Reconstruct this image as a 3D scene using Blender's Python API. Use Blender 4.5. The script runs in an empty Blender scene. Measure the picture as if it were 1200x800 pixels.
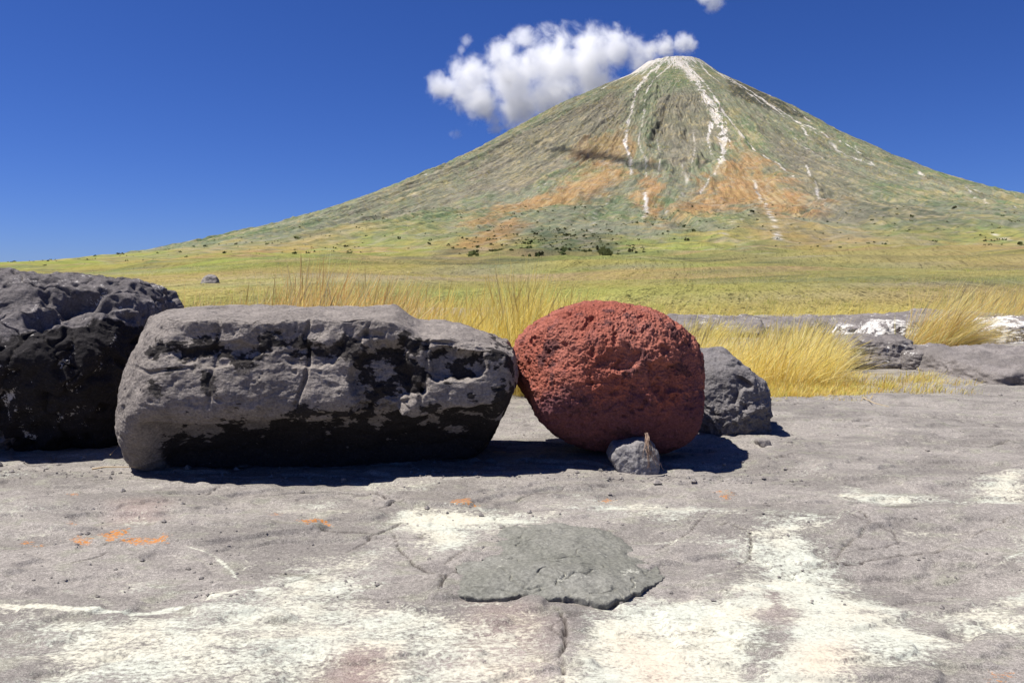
import bpy, math
import numpy as np

rng = np.random.default_rng(11)
SC = bpy.context.scene
COL = SC.collection
R = math.radians

# ------------------------------------------------------------------ camera geometry (used to read sizes off the photograph)
F = 933.0; EYE = 1.30; PITCH = math.atan(65 / F)


def ray(px, py):
    a = (px - 600) / F; b = (400 - py) / F
    return np.array([a, math.cos(PITCH) + b * math.sin(PITCH), -math.sin(PITCH) + b * math.cos(PITCH)])


def G(px, py, z=0.0):
    """point of the level z seen at a pixel of the photograph"""
    d = ray(px, py); t = (z - EYE) / d[2]
    return np.array([d[0] * t, d[1] * t])


def AT(px, py, depth):
    d = ray(px, py); t = depth / d[1]
    return np.array([d[0] * t, depth, EYE + d[2] * t])


# ------------------------------------------------------------------ noise
_P = rng.permutation(256).astype(np.int64)
_P = np.concatenate([_P, _P])
_g = rng.normal(size=(256, 3)); _g /= np.linalg.norm(_g, axis=1)[:, None]
_g = _g.astype(np.float32)


def pn(p):
    p = np.asarray(p, np.float64)
    i = np.floor(p).astype(np.int64); f = (p - i).astype(np.float32)
    i &= 255
    u = f * f * f * (f * (f * 6 - 15) + 10)
    out = np.zeros(len(p), np.float32)
    for dx in (0, 1):
        a = _P[i[:, 0] + dx]
        wx = u[:, 0] if dx else 1 - u[:, 0]
        for dy in (0, 1):
            b = _P[(a + i[:, 1] + dy) & 255]
            wy = wx * (u[:, 1] if dy else 1 - u[:, 1])
            for dz in (0, 1):
                g = _g[_P[(b + i[:, 2] + dz) & 255]]
                w = wy * (u[:, 2] if dz else 1 - u[:, 2])
                out += w * (g[:, 0] * (f[:, 0] - dx) + g[:, 1] * (f[:, 1] - dy) + g[:, 2] * (f[:, 2] - dz))
    return out * 1.6


def fbm(p, o=4, gain=.5, seed=0.):
    p = np.asarray(p, np.float64) + seed * 17.31
    s = 0; a = 1.; n = 0
    for k in range(o):
        s = s + a * pn(p); n += a
        p = p * 2.03 + 5.7; a *= gain
    return s / n


def ridge(p, o=4, gain=.5, seed=0.):
    p = np.asarray(p, np.float64) + seed * 13.77
    s = 0; a = 1.; n = 0
    for k in range(o):
        s = s + a * (1 - 2 * np.abs(pn(p))); n += a
        p = p * 2.07 + 3.1; a *= gain
    return s / n


def p2(x, y, z=0.):
    x, y = np.broadcast_arrays(np.asarray(x, float), np.asarray(y, float))
    return np.stack([x.ravel(), y.ravel(), np.full(x.size, z)], 1)


def ss(a, b, x):
    t = np.clip((x - a) / (b - a), 0, 1)
    return t * t * (3 - 2 * t)


def seg_dist(X, Y, pts):
    """distance to a polyline and the parameter (0..n-1) of the nearest point"""
    best = np.full(X.shape, 1e9); par = np.zeros(X.shape)
    for k in range(len(pts) - 1):
        a = pts[k]; b = pts[k + 1]; d = b - a; L = d @ d + 1e-12
        t = np.clip(((X - a[0]) * d[0] + (Y - a[1]) * d[1]) / L, 0, 1)
        q = np.hypot(X - a[0] - t * d[0], Y - a[1] - t * d[1])
        m = q < best
        best = np.where(m, q, best); par = np.where(m, k + t, par)
    return best, par


def poly_sd(X, Y, pts):
    """signed distance to a closed outline, positive inside"""
    pts = np.array(pts); n = len(pts)
    d, _ = seg_dist(X, Y, np.vstack([pts, pts[:1]]))
    ins = np.zeros(X.shape, bool)
    for k in range(n):
        a = pts[k]; b = pts[(k + 1) % n]
        c = ((a[1] > Y) != (b[1] > Y)) & (X < (b[0] - a[0]) * (Y - a[1]) / (b[1] - a[1] + 1e-12) + a[0])
        ins ^= c
    return np.where(ins, d, -d)


def lin(r, g, b, k=1.0):
    def c(v):
        v = v / 255.
        return v / 12.92 if v <= .04045 else ((v + .055) / 1.055) ** 2.4
    return np.array([c(r) * k, c(g) * k, c(b) * k])


# ------------------------------------------------------------------ linking
def tag(o, label=None, cat=None, group=None, kind=None):
    if label: o['label'] = label
    if cat: o['category'] = cat
    if group: o['group'] = group
    if kind: o['kind'] = kind
    return o


def mesh_np(name, co, faces, mat, smooth=True, attrs=None, parent=None, loc=None):
    """co (N,3); faces (M,4) or (M,3)"""
    me = bpy.data.meshes.new(name)
    faces = np.asarray(faces, np.int32); k = faces.shape[1]
    me.vertices.add(len(co)); me.vertices.foreach_set('co', np.asarray(co, np.float32).ravel())
    me.loops.add(faces.size); me.loops.foreach_set('vertex_index', faces.ravel())
    me.polygons.add(len(faces)); me.polygons.foreach_set('loop_start', np.arange(0, faces.size, k, dtype=np.int32))
    me.update(calc_edges=True)
    me.polygons.foreach_set('use_smooth', np.full(len(faces), smooth))
    for nm, v in (attrs or {}).items():
        v = np.asarray(v, np.float32)
        if v.ndim == 1:
            a = me.attributes.new(nm, 'FLOAT', 'POINT'); a.data.foreach_set('value', v)
        else:
            a = me.attributes.new(nm, 'FLOAT_COLOR', 'POINT')
            a.data.foreach_set('color', np.concatenate([v, np.ones((len(v), 1), np.float32)], 1).ravel())
    me.validate()
    me.materials.append(mat)
    o = bpy.data.objects.new(name, me); COL.objects.link(o)
    if loc is not None: o.location = loc
    if parent is not None: o.parent = parent
    return o


def grid_faces(nr, nc, off=0):
    i = np.arange(nr - 1)[:, None] * nc + np.arange(nc - 1)[None]
    i = i.ravel() + off
    return np.stack([i, i + 1, i + nc + 1, i + nc], 1)


# ------------------------------------------------------------------ material helper
class NT:
    def __init__(s, name):
        s.m = bpy.data.materials.new(name); s.m.use_nodes = True
        s.t = s.m.node_tree; s.t.nodes.clear()
        s.out = s.t.nodes.new('ShaderNodeOutputMaterial')

    def n(s, typ, ins=None, **kw):
        x = s.t.nodes.new('ShaderNode' + typ)
        for k, v in kw.items(): setattr(x, k, v)
        for k, v in (ins or {}).items(): s.set(x.inputs[k], v)
        return x

    def set(s, sock, v):
        if isinstance(v, bpy.types.NodeSocket): s.t.links.new(v, sock)
        elif isinstance(v, (np.ndarray, list, tuple)) and len(v) == 3 and sock.type == 'RGBA': sock.default_value = (*map(float, v), 1)
        elif isinstance(v, np.ndarray): sock.default_value = tuple(map(float, v))
        else: sock.default_value = v

    def math(s, op, a, b=0., c=None, clamp=False):
        x = s.n('Math', operation=op, use_clamp=clamp)
        s.set(x.inputs[0], a); s.set(x.inputs[1], b)
        if c is not None: s.set(x.inputs[2], c)
        return x.outputs[0]

    def vmath(s, op, a, b=(0, 0, 0), out=0):
        x = s.n('VectorMath', operation=op); s.set(x.inputs[0], a); s.set(x.inputs[1], b)
        return x.outputs[out]

    def noise(s, vec, scale, detail=4., rough=.5, dist=0.):
        return s.n('TexNoise', {'Vector': vec, 'Scale': scale, 'Detail': detail, 'Roughness': rough, 'Distortion': dist}).outputs['Fac']

    def voro(s, vec, scale, feature='F1', out='Distance', rnd=1.):
        return s.n('TexVoronoi', {'Vector': vec, 'Scale': scale, 'Randomness': rnd}, feature=feature).outputs[out]

    def ramp(s, v, a, b, lo=0., hi=1.):
        return s.n('MapRange', {'Value': v, 'From Min': a, 'From Max': b, 'To Min': lo, 'To Max': hi}, interpolation_type='SMOOTHSTEP').outputs['Result']

    def mix(s, fac, a, b, blend='MIX'):
        x = s.n('Mix', data_type='RGBA', blend_type=blend)
        s.set(x.inputs[0], fac); s.set(x.inputs[6], a); s.set(x.inputs[7], b)
        return x.outputs[2]

    def attr(s, nm, out='Fac'):
        return s.n('Attribute', attribute_name=nm).outputs[out]

    def scale(s, vec, v):
        return s.n('Mapping', {'Vector': vec, 'Scale': v}).outputs[0]

    def bump(s, h, strength=1., dist=.01, prev=None):
        ins = {'Height': h, 'Strength': strength, 'Distance': dist}
        if prev is not None: ins['Normal'] = prev
        return s.n('Bump', ins).outputs[0]

    def bsdf(s, col, normal=None, rough=.9, spec=.15):
        b = s.n('BsdfPrincipled', {'Base Color': col, 'Roughness': rough, 'Specular IOR Level': spec})
        if normal is not None: s.set(b.inputs['Normal'], normal)
        s.t.links.new(b.outputs[0], s.out.inputs[0])
        return s.m


# ------------------------------------------------------------------ light, world, camera
SUN = np.array([-.43, .0, .905]); SUN /= np.linalg.norm(SUN)
EL = math.asin(SUN[2]); AZ = math.atan2(SUN[0], SUN[1])
w = bpy.data.worlds.new('World'); SC.world = w; w.use_nodes = True
wt = w.node_tree; bg = wt.nodes['Background']
sky = wt.nodes.new('ShaderNodeTexSky'); sky.sky_type = 'NISHITA'; sky.sun_disc = False
sky.sun_elevation = EL; sky.sun_rotation = AZ % (2 * math.pi)
sky.altitude = 2500; sky.air_density = 1.0; sky.dust_density = 1.8; sky.ozone_density = 3.0
hs = wt.nodes.new('ShaderNodeHueSaturation')
hs.inputs['Saturation'].default_value = 1.16; hs.inputs['Value'].default_value = 1.0
wt.links.new(sky.outputs[0], hs.inputs['Color']); mx = wt.nodes.new('ShaderNodeMix'); mx.data_type = 'RGBA'; mx.blend_type = 'MULTIPLY'; mx.inputs[0].default_value = 1
mx.inputs[7].default_value = (.55, .70, 1.26, 1)
wt.links.new(hs.outputs[0], mx.inputs[6]); wt.links.new(mx.outputs[2], bg.inputs['Color'])
bg.inputs['Strength'].default_value = .05
sl = bpy.data.lights.new('sun', 'SUN'); sl.energy = 5.0; sl.angle = R(.53); sl.color = (1, .965, .90)
so = bpy.data.objects.new('sun', sl); COL.objects.link(so)
from mathutils import Vector
so.rotation_euler = Vector(SUN).to_track_quat('Z', 'Y').to_euler()
so.location = (-20, 5, 45)
cam = bpy.data.cameras.new('camera'); co_ = bpy.data.objects.new('camera', cam); COL.objects.link(co_)
co_.location = (0, 0, EYE); co_.rotation_euler = (R(90) - PITCH, 0, 0)
cam.sensor_width = 36; cam.lens = 36 * F / 1200; cam.clip_end = 60000; cam.clip_start = .05
SC.camera = co_
vs = SC.view_settings; vs.view_transform = 'Standard'; vs.look = 'None'; vs.exposure = 0.68; vs.gamma = 1
SC.cycles.max_bounces = 14; SC.cycles.diffuse_bounces = 2; SC.cycles.volume_bounces = 12
SC.cycles.use_denoising = True; SC.cycles.denoiser = 'OPENIMAGEDENOISE'; SC.cycles.denoising_prefilter = 'ACCURATE'; SC.cycles.denoising_input_passes = 'RGB_ALBEDO_NORMAL'

K = 1 / 1.62     # sunlit picture value -> base colour

# ================================================================== VOLCANO AND PLAIN (one radial sheet)
PK = np.array([1171.13, 5884.59]); D = np.hypot(*PK)
U0 = -PK / D; RT = np.array([-U0[1], U0[0]]); RT = np.array([(-U0)[1], -(-U0)[0]])
KN = np.array([0, 120, 172, 206, 350, 600, 900, 1200, 1500, 1800, 2200, 2600, 3000, 3500, 4000, 4500, 5000, 5500, 5900, 6100, 9000, 20000.])
HL = np.array([1540, 1565, 1604, 1602, 1500, 1390, 1240, 1073, 900, 750, 588, 437, 307, 176, 84, 36, 17, 5, .2, 0, -8, -60.])
HR = np.array([1540, 1565, 1606, 1600, 1485, 1335, 1152, 947, 778, 625, 466, 329, 215, 118, 68, 46, 26, 7, .2, 0, -8, -60.])


HF = np.array([0, 0, 0, 0, 0, 0, 0, 0, 0, 0, 0, 0, 300, 208, 126, 68, 32, 9.5, .3, 0, -8, -60.])


def hbase(r, th):
    wv = .5 + .5 * np.sin(th); wf = ss(.66, .28, np.abs(th))
    h = np.interp(r, KN, HL) * (1 - wv) + np.interp(r, KN, HR) * wv
    h = h * (1 - wf) + np.maximum(h, np.interp(r, KN, HF)) * wf - 1.0
    # the alluvial fan that falls from the cone to the lava bench
    x, y = vxy(r, th); d = np.hypot(x, y)
    fan = .040 * (.32 + .68 * ss(-.66, -.22, x / np.maximum(y, 1.))) * np.maximum(d - 52, 0) * ss(-20, 40, y) * (1 - ss(1700, 2600, d)) - 1.0
    k = np.clip(.5 + .5 * (fan - h) / 8., 0, 1); m_ = ss(50, 250, d)
    return np.maximum(h, fan) + 8. * np.clip(1 - np.abs(fan - h) / 8., 0, 1) ** 2 * .25 * m_


def vxy(r, th):
    return (PK[0] + r * (np.cos(th) * U0[0] + np.sin(th) * RT[0]), PK[1] + r * (np.cos(th) * U0[1] + np.sin(th) * RT[1]))


def vrt(x, y):
    dx = x - PK[0]; dy = y - PK[1]
    a = dx * U0[0] + dy * U0[1]; b = dx * RT[0] + dy * RT[1]
    return np.hypot(a, b), np.arctan2(b, a)


def M(px, py):
    """where the slope is, for a pixel of the photograph"""
    t = np.geomspace(8, 7500, 9000)
    for k_ in range(60):
        d = ray(px, py); r, th = vrt(d[0] * t, d[1] * t)
        hit = hbase(r, th) >= EYE + d[2] * t
        if hit.any(): break
        py += 1.
    k = np.argmax(hit)
    return np.array([d[0] * t[k], d[1] * t[k]])


def Ms(*pp):
    return np.array([M(*q) for q in pp])


def volcano():
    rr = np.concatenate([np.linspace(0, 180, 14)[:-1], np.linspace(180, 900, 150)[:-1], np.linspace(900, 3600, 330)[:-1],
                         np.linspace(3600, 5700, 200)[:-1], np.linspace(5700, 6100, 30)[:-1], np.geomspace(6100, 9000, 14)])
    tf = np.linspace(-1.95, 1.95, 1150)
    tb = np.linspace(1.95, 2 * math.pi - 1.95, 70)[1:]
    tt = np.concatenate([tf, tb])
    nr, nc = len(rr), len(tt)
    r, th = np.meshgrid(rr, tt, indexing='ij'); r = r.ravel(); th = th.ravel()
    back = ss(1.75, 1.95, np.abs(th)) * 1.0
    back = np.where(th > 1.95, 1, back)
    lr = np.log(np.maximum(r, 60) / 60.)
    wob = th + .11 * fbm(p2(th * 4, lr * 1.6), 3, seed=1) + .04 * fbm(p2(th * 16, lr * 5), 3, seed=2) + .012 * fbm(p2(th * 60, lr * 16), 3, seed=12)
    g1 = ridge(p2(wob * 9, lr * .55), 2, seed=3)
    g2 = ridge(p2(wob * 26, lr * .9), 2, seed=4)
    g3 = ridge(p2(wob * 70, lr * 2.2), 2, seed=5)
    g4 = ridge(p2(wob * 170, lr * 7), 2, seed=6)
    up = ss(150, 600, r); dn = 1 - ss(3000, 4700, r)
    z = hbase(r, th)
    x, y = vxy(r, th)
    tex = fbm(p2(x / 900, y / 900), 3, seed=8)
    vary = .45 + .9 * ss(-.3, .4, tex)
    dz = (26 * (g1 - .4) * ss(500, 1600, r) + 19 * (g2 - .4) * up * vary * ss(250, 1300, r) + 11.0 * (g3 - .3) * ss(300, 1100, r) * vary + 8 * (g4 - .3) * ss(500, 1500, r) * vary + 6 * fbm(p2(x / 45, y / 45), 4, .6, seed=13) * up) * dn
    dz += 9 * ss(400, 900, r) * fbm(p2(x / 130, y / 130), 4, seed=7) * (1 - ss(4300, 5600, r))
    hum = ridge(p2(x / 420, y / 420), 4, seed=9)
    fr = ss(.45, .10, np.abs(th + .0)) * ss(-1500, 300, x) + .0
    dz += 20 * (hum - .45) * ss(3300, 4300, r) * (1 - ss(5100, 5800, r)) * (.25 + .75 * fr)
    dz += 9 * (.3 + .7 * fr) * (ridge(p2(x / 120, y / 120), 3, seed=19) - .45) * ss(3300, 4300, r) * (1 - ss(5600, 5950, r))
    dz += (1 - ss(150, 330, r)) * 16 * fbm(p2(np.cos(th) * 4, np.sin(th) * 4, 0), 4, seed=10) * ss(60, 150, r)
    z = z + dz * (1 - back * .6)

    # ---- ground colours: ash, grass, scrub, soil
    n1 = fbm(p2(x / 500, y / 500), 5, .55, seed=20)
    n2 = fbm(p2(x / 130, y / 130), 5, .6, seed=21)
    n3 = fbm(p2(x / 28, y / 28), 3, .6, seed=24)
    st = fbm(p2(wob * 60, lr * 3.0), 4, .6, seed=22)
    st2 = fbm(p2(wob * 190, lr * 9), 3, .6, seed=23)
    KM = .66
    grey_green = lin(150, 154, 130, KM); mauve = lin(150, 142, 128, KM); green = lin(122, 144, 102, KM)
    orange = lin(202, 156, 108, KM); yellow = lin(204, 184, 112, KM); lime = lin(182, 188, 92, KM)
    dark = lin(92, 104, 86, KM); white = lin(250, 242, 234, .74); black = lin(74, 76, 72, KM)
    pink = lin(206, 172, 130, KM)
    c = np.repeat(grey_green[None], len(x), 0)

    def put(mask, col):
        nonlocal c
        m = np.clip(mask, 0, 1)[:, None]
        c = c * (1 - m) + col * m
    put(.8 * ss(-.12, .25, n1 + .5 * st), green)
    put(.6 * ss(.02, .25, st + .5 * n2) * (1 - ss(2200, 3500, r)), mauve)
    put(.35 * ss(.12, .42, n2 + .3 * st2 - .2 * n1), yellow * .9)
    put(.35 * ss(.15, .4, -n2 + .3 * st2), mauve)

    put(.45 * ss(.02, .2, fbm(p2(wob * 34, lr * 2.6), 5, .65, seed=26)), green * .85)
    jit = 90 * n2 + 120 * st + 40 * st2

    def patch(pts, col, amt=1., soft=60., jk=1.):
        sd = poly_sd(x, y, Ms(*pts)) + jit * jk
        put(amt * ss(-soft, soft, sd), col)
    patch([(575, 175), (690, 125), (725, 108), (740, 130), (700, 170), (600, 228), (540, 235)], mauve, .75)
    patch([(765, 115), (830, 105), (850, 160), (800, 205), (765, 165)], mauve, .7)
    patch([(885, 135), (1000, 200), (1120, 260), (960, 262), (905, 185)], mauve * .95, .7)
    patch([(420, 235), (560, 190), (560, 230), (450, 262), (380, 270)], mauve, .35)
    # apron
    low = ss(3500, 4850, r + 900 * n1 + 420 * n2)
    put(.85 * low, lime)
    put(.55 * low * ss(-.05, .3, n2 + .5 * n1), yellow)
    put(.75 * low * ss(.0, .3, fbm(p2(x / 330, y / 240), 5, .65, seed=31)), pink)
    put(.6 * low * ss(.05, .3, fbm(p2(x / 200, y / 160), 5, .65, seed=32)), green)
    put(.5 * low * ss(.12, .35, fbm(p2(x / 60, y / 60), 4, .65, seed=33)), yellow)
    patch([(470, 345), (640, 318), (780, 312), (900, 322), (1000, 340), (1000, 366), (800, 366), (470, 362)], lime * 1.08, .7, 150)
    # ochre soil
    patch([(850, 195), (868, 172), (905, 195), (965, 240), (930, 252), (880, 238), (820, 252), (770, 268), (805, 235)], orange, .8, 90, 1.6)
    patch([(655, 222), (705, 194), (742, 200), (720, 225), (640, 247), (590, 258), (545, 270), (590, 245)], orange, .75, 70, 1.5)
    patch([(765, 192), (775, 215), (770, 252), (745, 240), (750, 215)], orange, .8, 40)
    patch([(655, 190), (690, 165), (740, 150), (742, 180), (700, 192)], orange, .5)
    patch([(470, 312), (545, 300), (525, 322), (470, 334), (430, 325)], orange, .8)
    patch([(530, 292), (590, 262), (612, 268), (560, 300)], orange * .85, .8)
    patch([(900, 240), (1000, 275), (1060, 300), (960, 300), (860, 275)], orange, .45, 120)
    patch([(960, 300), (1100, 308), (1200, 325), (1200, 350), (1050, 347), (960, 322)], pink, .6, 150)
    patch([(250, 296), (420, 266), (390, 285), (280, 305)], orange, .4, 120)
    patch([(1000, 270), (1100, 285), (1200, 300), (1200, 315), (1060, 296)], pink, .4, 120)
    patch([(1030, 225), (1140, 262), (1120, 285), (1000, 250)], dark, .35, 120)
    patch([(520, 333), (550, 302), (620, 272), (725, 274), (742, 290), (640, 318)], dark, .85, 70)
    patch([(800, 300), (900, 285), (960, 300), (880, 312)], dark * 1.3, .45, 110)
    patch([(1060, 320), (1110, 322), (1100, 328), (1060, 328)], dark, .6, 60)
    patch([(850, 84), (895, 108), (960, 148), (900, 130), (858, 112)], black, .8, 22, .25)
    patch([(600, 160), (640, 139), (650, 136), (630, 150)], black * 1.2, .5, 25, .3)

    def line(pts, w0, w1, amt=1., col=white, rag=1.):
        P = Ms(*pts); d, t = seg_dist(x, y, P)
        wd = (w0 + (w1 - w0) * t / (len(P) - 1)) * 6.2 * .34
        e = wd * (.8 + rag * (2.6 * st2 + 1.6 * n2 + 1.2 * n3)) - d - rag * 6.0 * np.abs(n2)
        put(amt * ss(-2.5, 2.5, e), col)
    # white ash that ran from the crater
    put(.97 * ss(-18, 18, 250 - r + 420 * st + 60 * n2 + 200 * np.exp(-((th + .8) / .35) ** 2) + 30 * np.sin(th * 3 + .6)) * .9, white)
    line([(790, 70), (804, 80), (820, 103), (837, 132), (846, 150), (849, 175), (843, 193)], 15, 7)
    line([(843, 193), (836, 205), (820, 225)], 3, 1.5, .8)
    line([(803, 73), (828, 100), (850, 135), (872, 165), (905, 190), (930, 212)], 5, 2)
    line([(776, 72), (763, 84), (745, 108), (742, 125), (735, 150), (732, 170), (738, 182), (740, 207)], 6, 3)
    for a_, b_, c_, d_ in ((766, 68, 742, 84), (772, 69, 752, 88), (758, 70, 728, 88), (780, 70, 768, 86), (765, 74, 735, 96), (750, 74, 715, 96), (826, 72, 850, 90), (832, 76, 870, 104), (822, 76, 842, 96)):
        line([(a_, b_), ((a_ + c_) / 2 - 2, (b_ + d_) / 2 + 1), (c_, d_)], 4, 1.5, .9)
    line([(870, 105), (900, 128), (940, 150), (985, 178), (1040, 204)], 1.6, 1.6, .8)
    line([(900, 112), (940, 138), (975, 158), (1010, 182)], 2, 1.6, .8)
    line([(1010, 190), (1090, 214), (1160, 236)], 1.6, 1.6, .7)
    line([(930, 165), (960, 186), (985, 200)], 1.6, 1.2, .7)
    line([(770, 160), (774, 185), (770, 215)], 1.5, 1., .6)
    line([(812, 150), (815, 175), (808, 205), (800, 232)], 1.6, 1., .6)
    line([(640, 215), (600, 245)], 1.4, 1., .5)
    line([(720, 215), (700, 245), (690, 275)], 1.4, 1., .5)
    line([(762, 72), (742, 82), (722, 94), (706, 104)], 9, 4)
    line([(790, 70), (765, 95), (757, 112), (754, 130)], 3, 2)
    line([(756, 128), (752, 150), (748, 168), (757, 187), (757, 205)], 2.5, 1.5, .8)
    line([(756, 228), (757, 245), (752, 262)], 3, 2)
    line([(834, 143), (829, 165), (834, 180)], 5, 3)
    line([(836, 82), (860, 96), (900, 122), (950, 153), (972, 166)], 5, 3)
    line([(845, 82), (880, 108), (930, 145), (962, 172)], 3, 2)
    line([(985, 170), (1012, 186)], 4, 2)
    line([(975, 178), (1050, 207)], 2.5, 3, .8)
    line([(1070, 205), (1130, 228), (1190, 247)], 3, 2, .8)
    line([(1165, 276), (1190, 286)], 1.2, .8)
    line([(884, 210), (891, 232), (906, 256), (915, 285)], 2.5, 1.2, .9)
    line([(945, 195), (956, 215), (966, 240)], 2.5, 1.5, .8)
    line([(800, 195), (805, 215), (795, 232), (780, 250)], 1.6, 1.2, .5)
    line([(478, 216), (506, 207)], 4, 2)
    line([(420, 240), (470, 222)], 2, 2, .5)
    line([(885, 245), (850, 270), (835, 300)], 1.5, 1.2, .4)
    # shade of the gullies put into the colour: darkened floors
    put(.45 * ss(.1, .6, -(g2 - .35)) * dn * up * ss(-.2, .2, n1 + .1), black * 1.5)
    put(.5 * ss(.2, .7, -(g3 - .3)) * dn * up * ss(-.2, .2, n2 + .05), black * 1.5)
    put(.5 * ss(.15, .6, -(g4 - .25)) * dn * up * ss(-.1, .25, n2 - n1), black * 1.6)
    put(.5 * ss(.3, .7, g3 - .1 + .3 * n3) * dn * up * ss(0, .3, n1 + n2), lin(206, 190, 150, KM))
    put(.5 * ss(.08, .3, st2 + .6 * n3 - .12 - .5 * n1) * ss(400, 800, r) * (1 - .6 * ss(3300, 4200, r)), black * 1.3)
    put(.4 * ss(.1, .3, n3 - .3 * st2), lin(196, 184, 164, KM))
    nearp = ss(5000, 5600, r)
    put(.7 * nearp * ss(.0, .3, fbm(p2(x / 55, y / 80), 4, .65, seed=41)), pink * .95)
    put(.6 * nearp * ss(.03, .3, fbm(p2(x / 45, y / 70), 4, .65, seed=42)), yellow)
    put(.5 * nearp * ss(.08, .3, fbm(p2(x / 35, y / 60), 4, .65, seed=43)), green * .9)
    # speckled scrub
    sp = fbm(p2(x / 16, y / 16), 2, .7, seed=40)
    put(.55 * ss(.12, .38, sp + .35 * n1 - .05) * ss(2700, 3300, r), dark * .9)
    put(.35 * ss(.15, .4, -sp), yellow)
    # golden grass near the lava bench
    put(.6 * ss(5915, 5950, r + 10 * n2), lin(205, 178, 92, K))

    m = NT('volcano_slope'); tc = m.n('TexCoord').outputs['Object']
    nz = m.noise(m.scale(tc, (.02, .02, .02)), 1., 8, .7)
    nz2 = m.noise(tc, .11, 6, .7)
    fv = m.n('Attribute', attribute_name='flow').outputs['Vector']
    fl = m.noise(fv, 3.2, 7, .68, .1)
    fl2 = m.noise(fv, 14., 4, .6)
    col = m.mix(1., m.attr('ground', 'Color'), m.mix(nz, (.62, .62, .62), (1.34, 1.34, 1.34)), 'MULTIPLY')
    col = m.mix(m.attr('steep'), col, m.mix(1., col, m.mix(m.ramp(fl, .34, .62), (.76, .77, .76), (1.17, 1.16, 1.14)), 'MULTIPLY'))
    col = m.mix(m.attr('steep'), col, m.mix(1., col, m.mix(m.ramp(fl2, .3, .66), (.84, .84, .84), (1.13, 1.13, 1.13)), 'MULTIPLY'))
    bp = m.bump(nz2, .8, 8., m.bump(nz, .6, 22., m.bump(fl, .8, 14.)))
    mat = m.bsdf(col, bp, .95, .05)
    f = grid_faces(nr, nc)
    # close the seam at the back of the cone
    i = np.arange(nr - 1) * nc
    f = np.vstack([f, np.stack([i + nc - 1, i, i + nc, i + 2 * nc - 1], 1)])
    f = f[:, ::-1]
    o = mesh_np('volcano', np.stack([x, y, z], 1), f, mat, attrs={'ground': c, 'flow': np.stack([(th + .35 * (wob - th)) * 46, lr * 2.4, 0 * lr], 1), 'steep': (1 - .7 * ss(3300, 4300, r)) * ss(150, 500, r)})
    tag(o, 'tall green and ochre volcanic cone with white ash streaks below its summit', 'volcano', kind='structure')
    return o


volcano()

# ================================================================== LAVA BENCH IN THE FOREGROUND
CRACKS = [  # polyline in picture points, width (m), depth (m)
    ([(300, 613), (330, 618), (365, 622), (420, 624), (440, 627), (456, 619), (472, 610)], .022, .030),
    ([(456, 621), (470, 640), (488, 657), (512, 669), (522, 684)], .012, .018),
    ([(405, 645), (425, 636), (440, 626)], .010, .014),
    ([(512, 692), (522, 678), (542, 655)], .014, .018),
    ([(300, 580), (340, 576), (380, 574), (440, 577), (462, 581)], .018, .020),
    ([(440, 596), (462, 588), (476, 586)], .016, .022),
    ([(98, 638), (140, 635), (168, 631)], .010, .012),
    ([(80, 660), (110, 655), (125, 648)], .012, .012),
    ([(655, 706), (664, 735), (657, 770), (660, 800)], .012, .018),
    ([(690, 614), (722, 616)], .016, .02),
    ([(765, 640), (795, 625), (820, 610), (840, 590)], .008, .010),
    ([(600, 586), (615, 580), (627, 576)], .012, .016),
    ([(980, 645), (1040, 641), (1110, 632), (1200, 608)], .010, .012),
    ([(920, 660), (980, 640), (1020, 612), (990, 596)], .008, .010),
    ([(860, 655), (880, 640), (878, 622), (840, 612)], .010, .012),
    ([(976, 495), (1000, 496), (1025, 495)], .03, .03),
    ([(1050, 483), (1066, 483)], .03, .03),
    ([(520, 655), (545, 640)], .010, .012),
    ([(225, 590), (255, 575), (262, 560)], .006, .008),
    ([(60, 570), (130, 562), (220, 575)], .008, .010),
    ([(1110, 520), (1160, 523), (1200, 516)], .02, .02),
    ([(900, 540), (960, 533), (1010, 535)], .012, .014),
]
WHITE = [  # outline, strength
    ([(672, 738), (700, 715), (760, 695), (830, 692), (880, 662), (872, 640), (880, 622), (930, 612), (975, 645), (1010, 692), (1060, 722), (1112, 747), (1095, 768), (1020, 778), (960, 830), (650, 830), (664, 770)], 1.0),
    ([(0, 716), (60, 722), (130, 720), (210, 706), (290, 690), (325, 672), (380, 650), (445, 636), (452, 660), (432, 690), (520, 705), (600, 720), (648, 735), (640, 830), (0, 830)], .74),
    ([(455, 622), (466, 600), (490, 596), (560, 599), (630, 600), (640, 604), (560, 620), (530, 637), (495, 630)], 1.05),
    ([(640, 590), (700, 578), (760, 580), (830, 592), (885, 602), (800, 612), (735, 607), (690, 600)], .62),
    ([(325, 592), (360, 580), (410, 584), (390, 598), (340, 602)], .55),
    ([(128, 600), (165, 590), (195, 597), (160, 610)], .35),
    ([(25, 590), (60, 592), (70, 605), (45, 606)], .3),
    ([(972, 578), (1000, 567), (1050, 571), (1105, 574), (1115, 580), (1060, 590), (1010, 594)], .8),
    ([(1118, 566), (1150, 552), (1210, 548), (1210, 598), (1160, 588)], .78),
    ([(1095, 716), (1140, 706), (1210, 672), (1210, 732), (1140, 738)], .95),
    ([(980, 552), (1020, 542), (1080, 545), (1060, 556)], .35),
    ([(585, 612), (640, 610), (700, 612), (650, 618)], .3),
    ([(1195, 620), (1230, 630), (1215, 650), (1190, 640)], .6),
    ([(640, 575), (700, 572), (690, 582), (650, 584)], .4),
    ([(880, 600), (985, 606), (960, 618), (880, 612)], .65),
]
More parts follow.
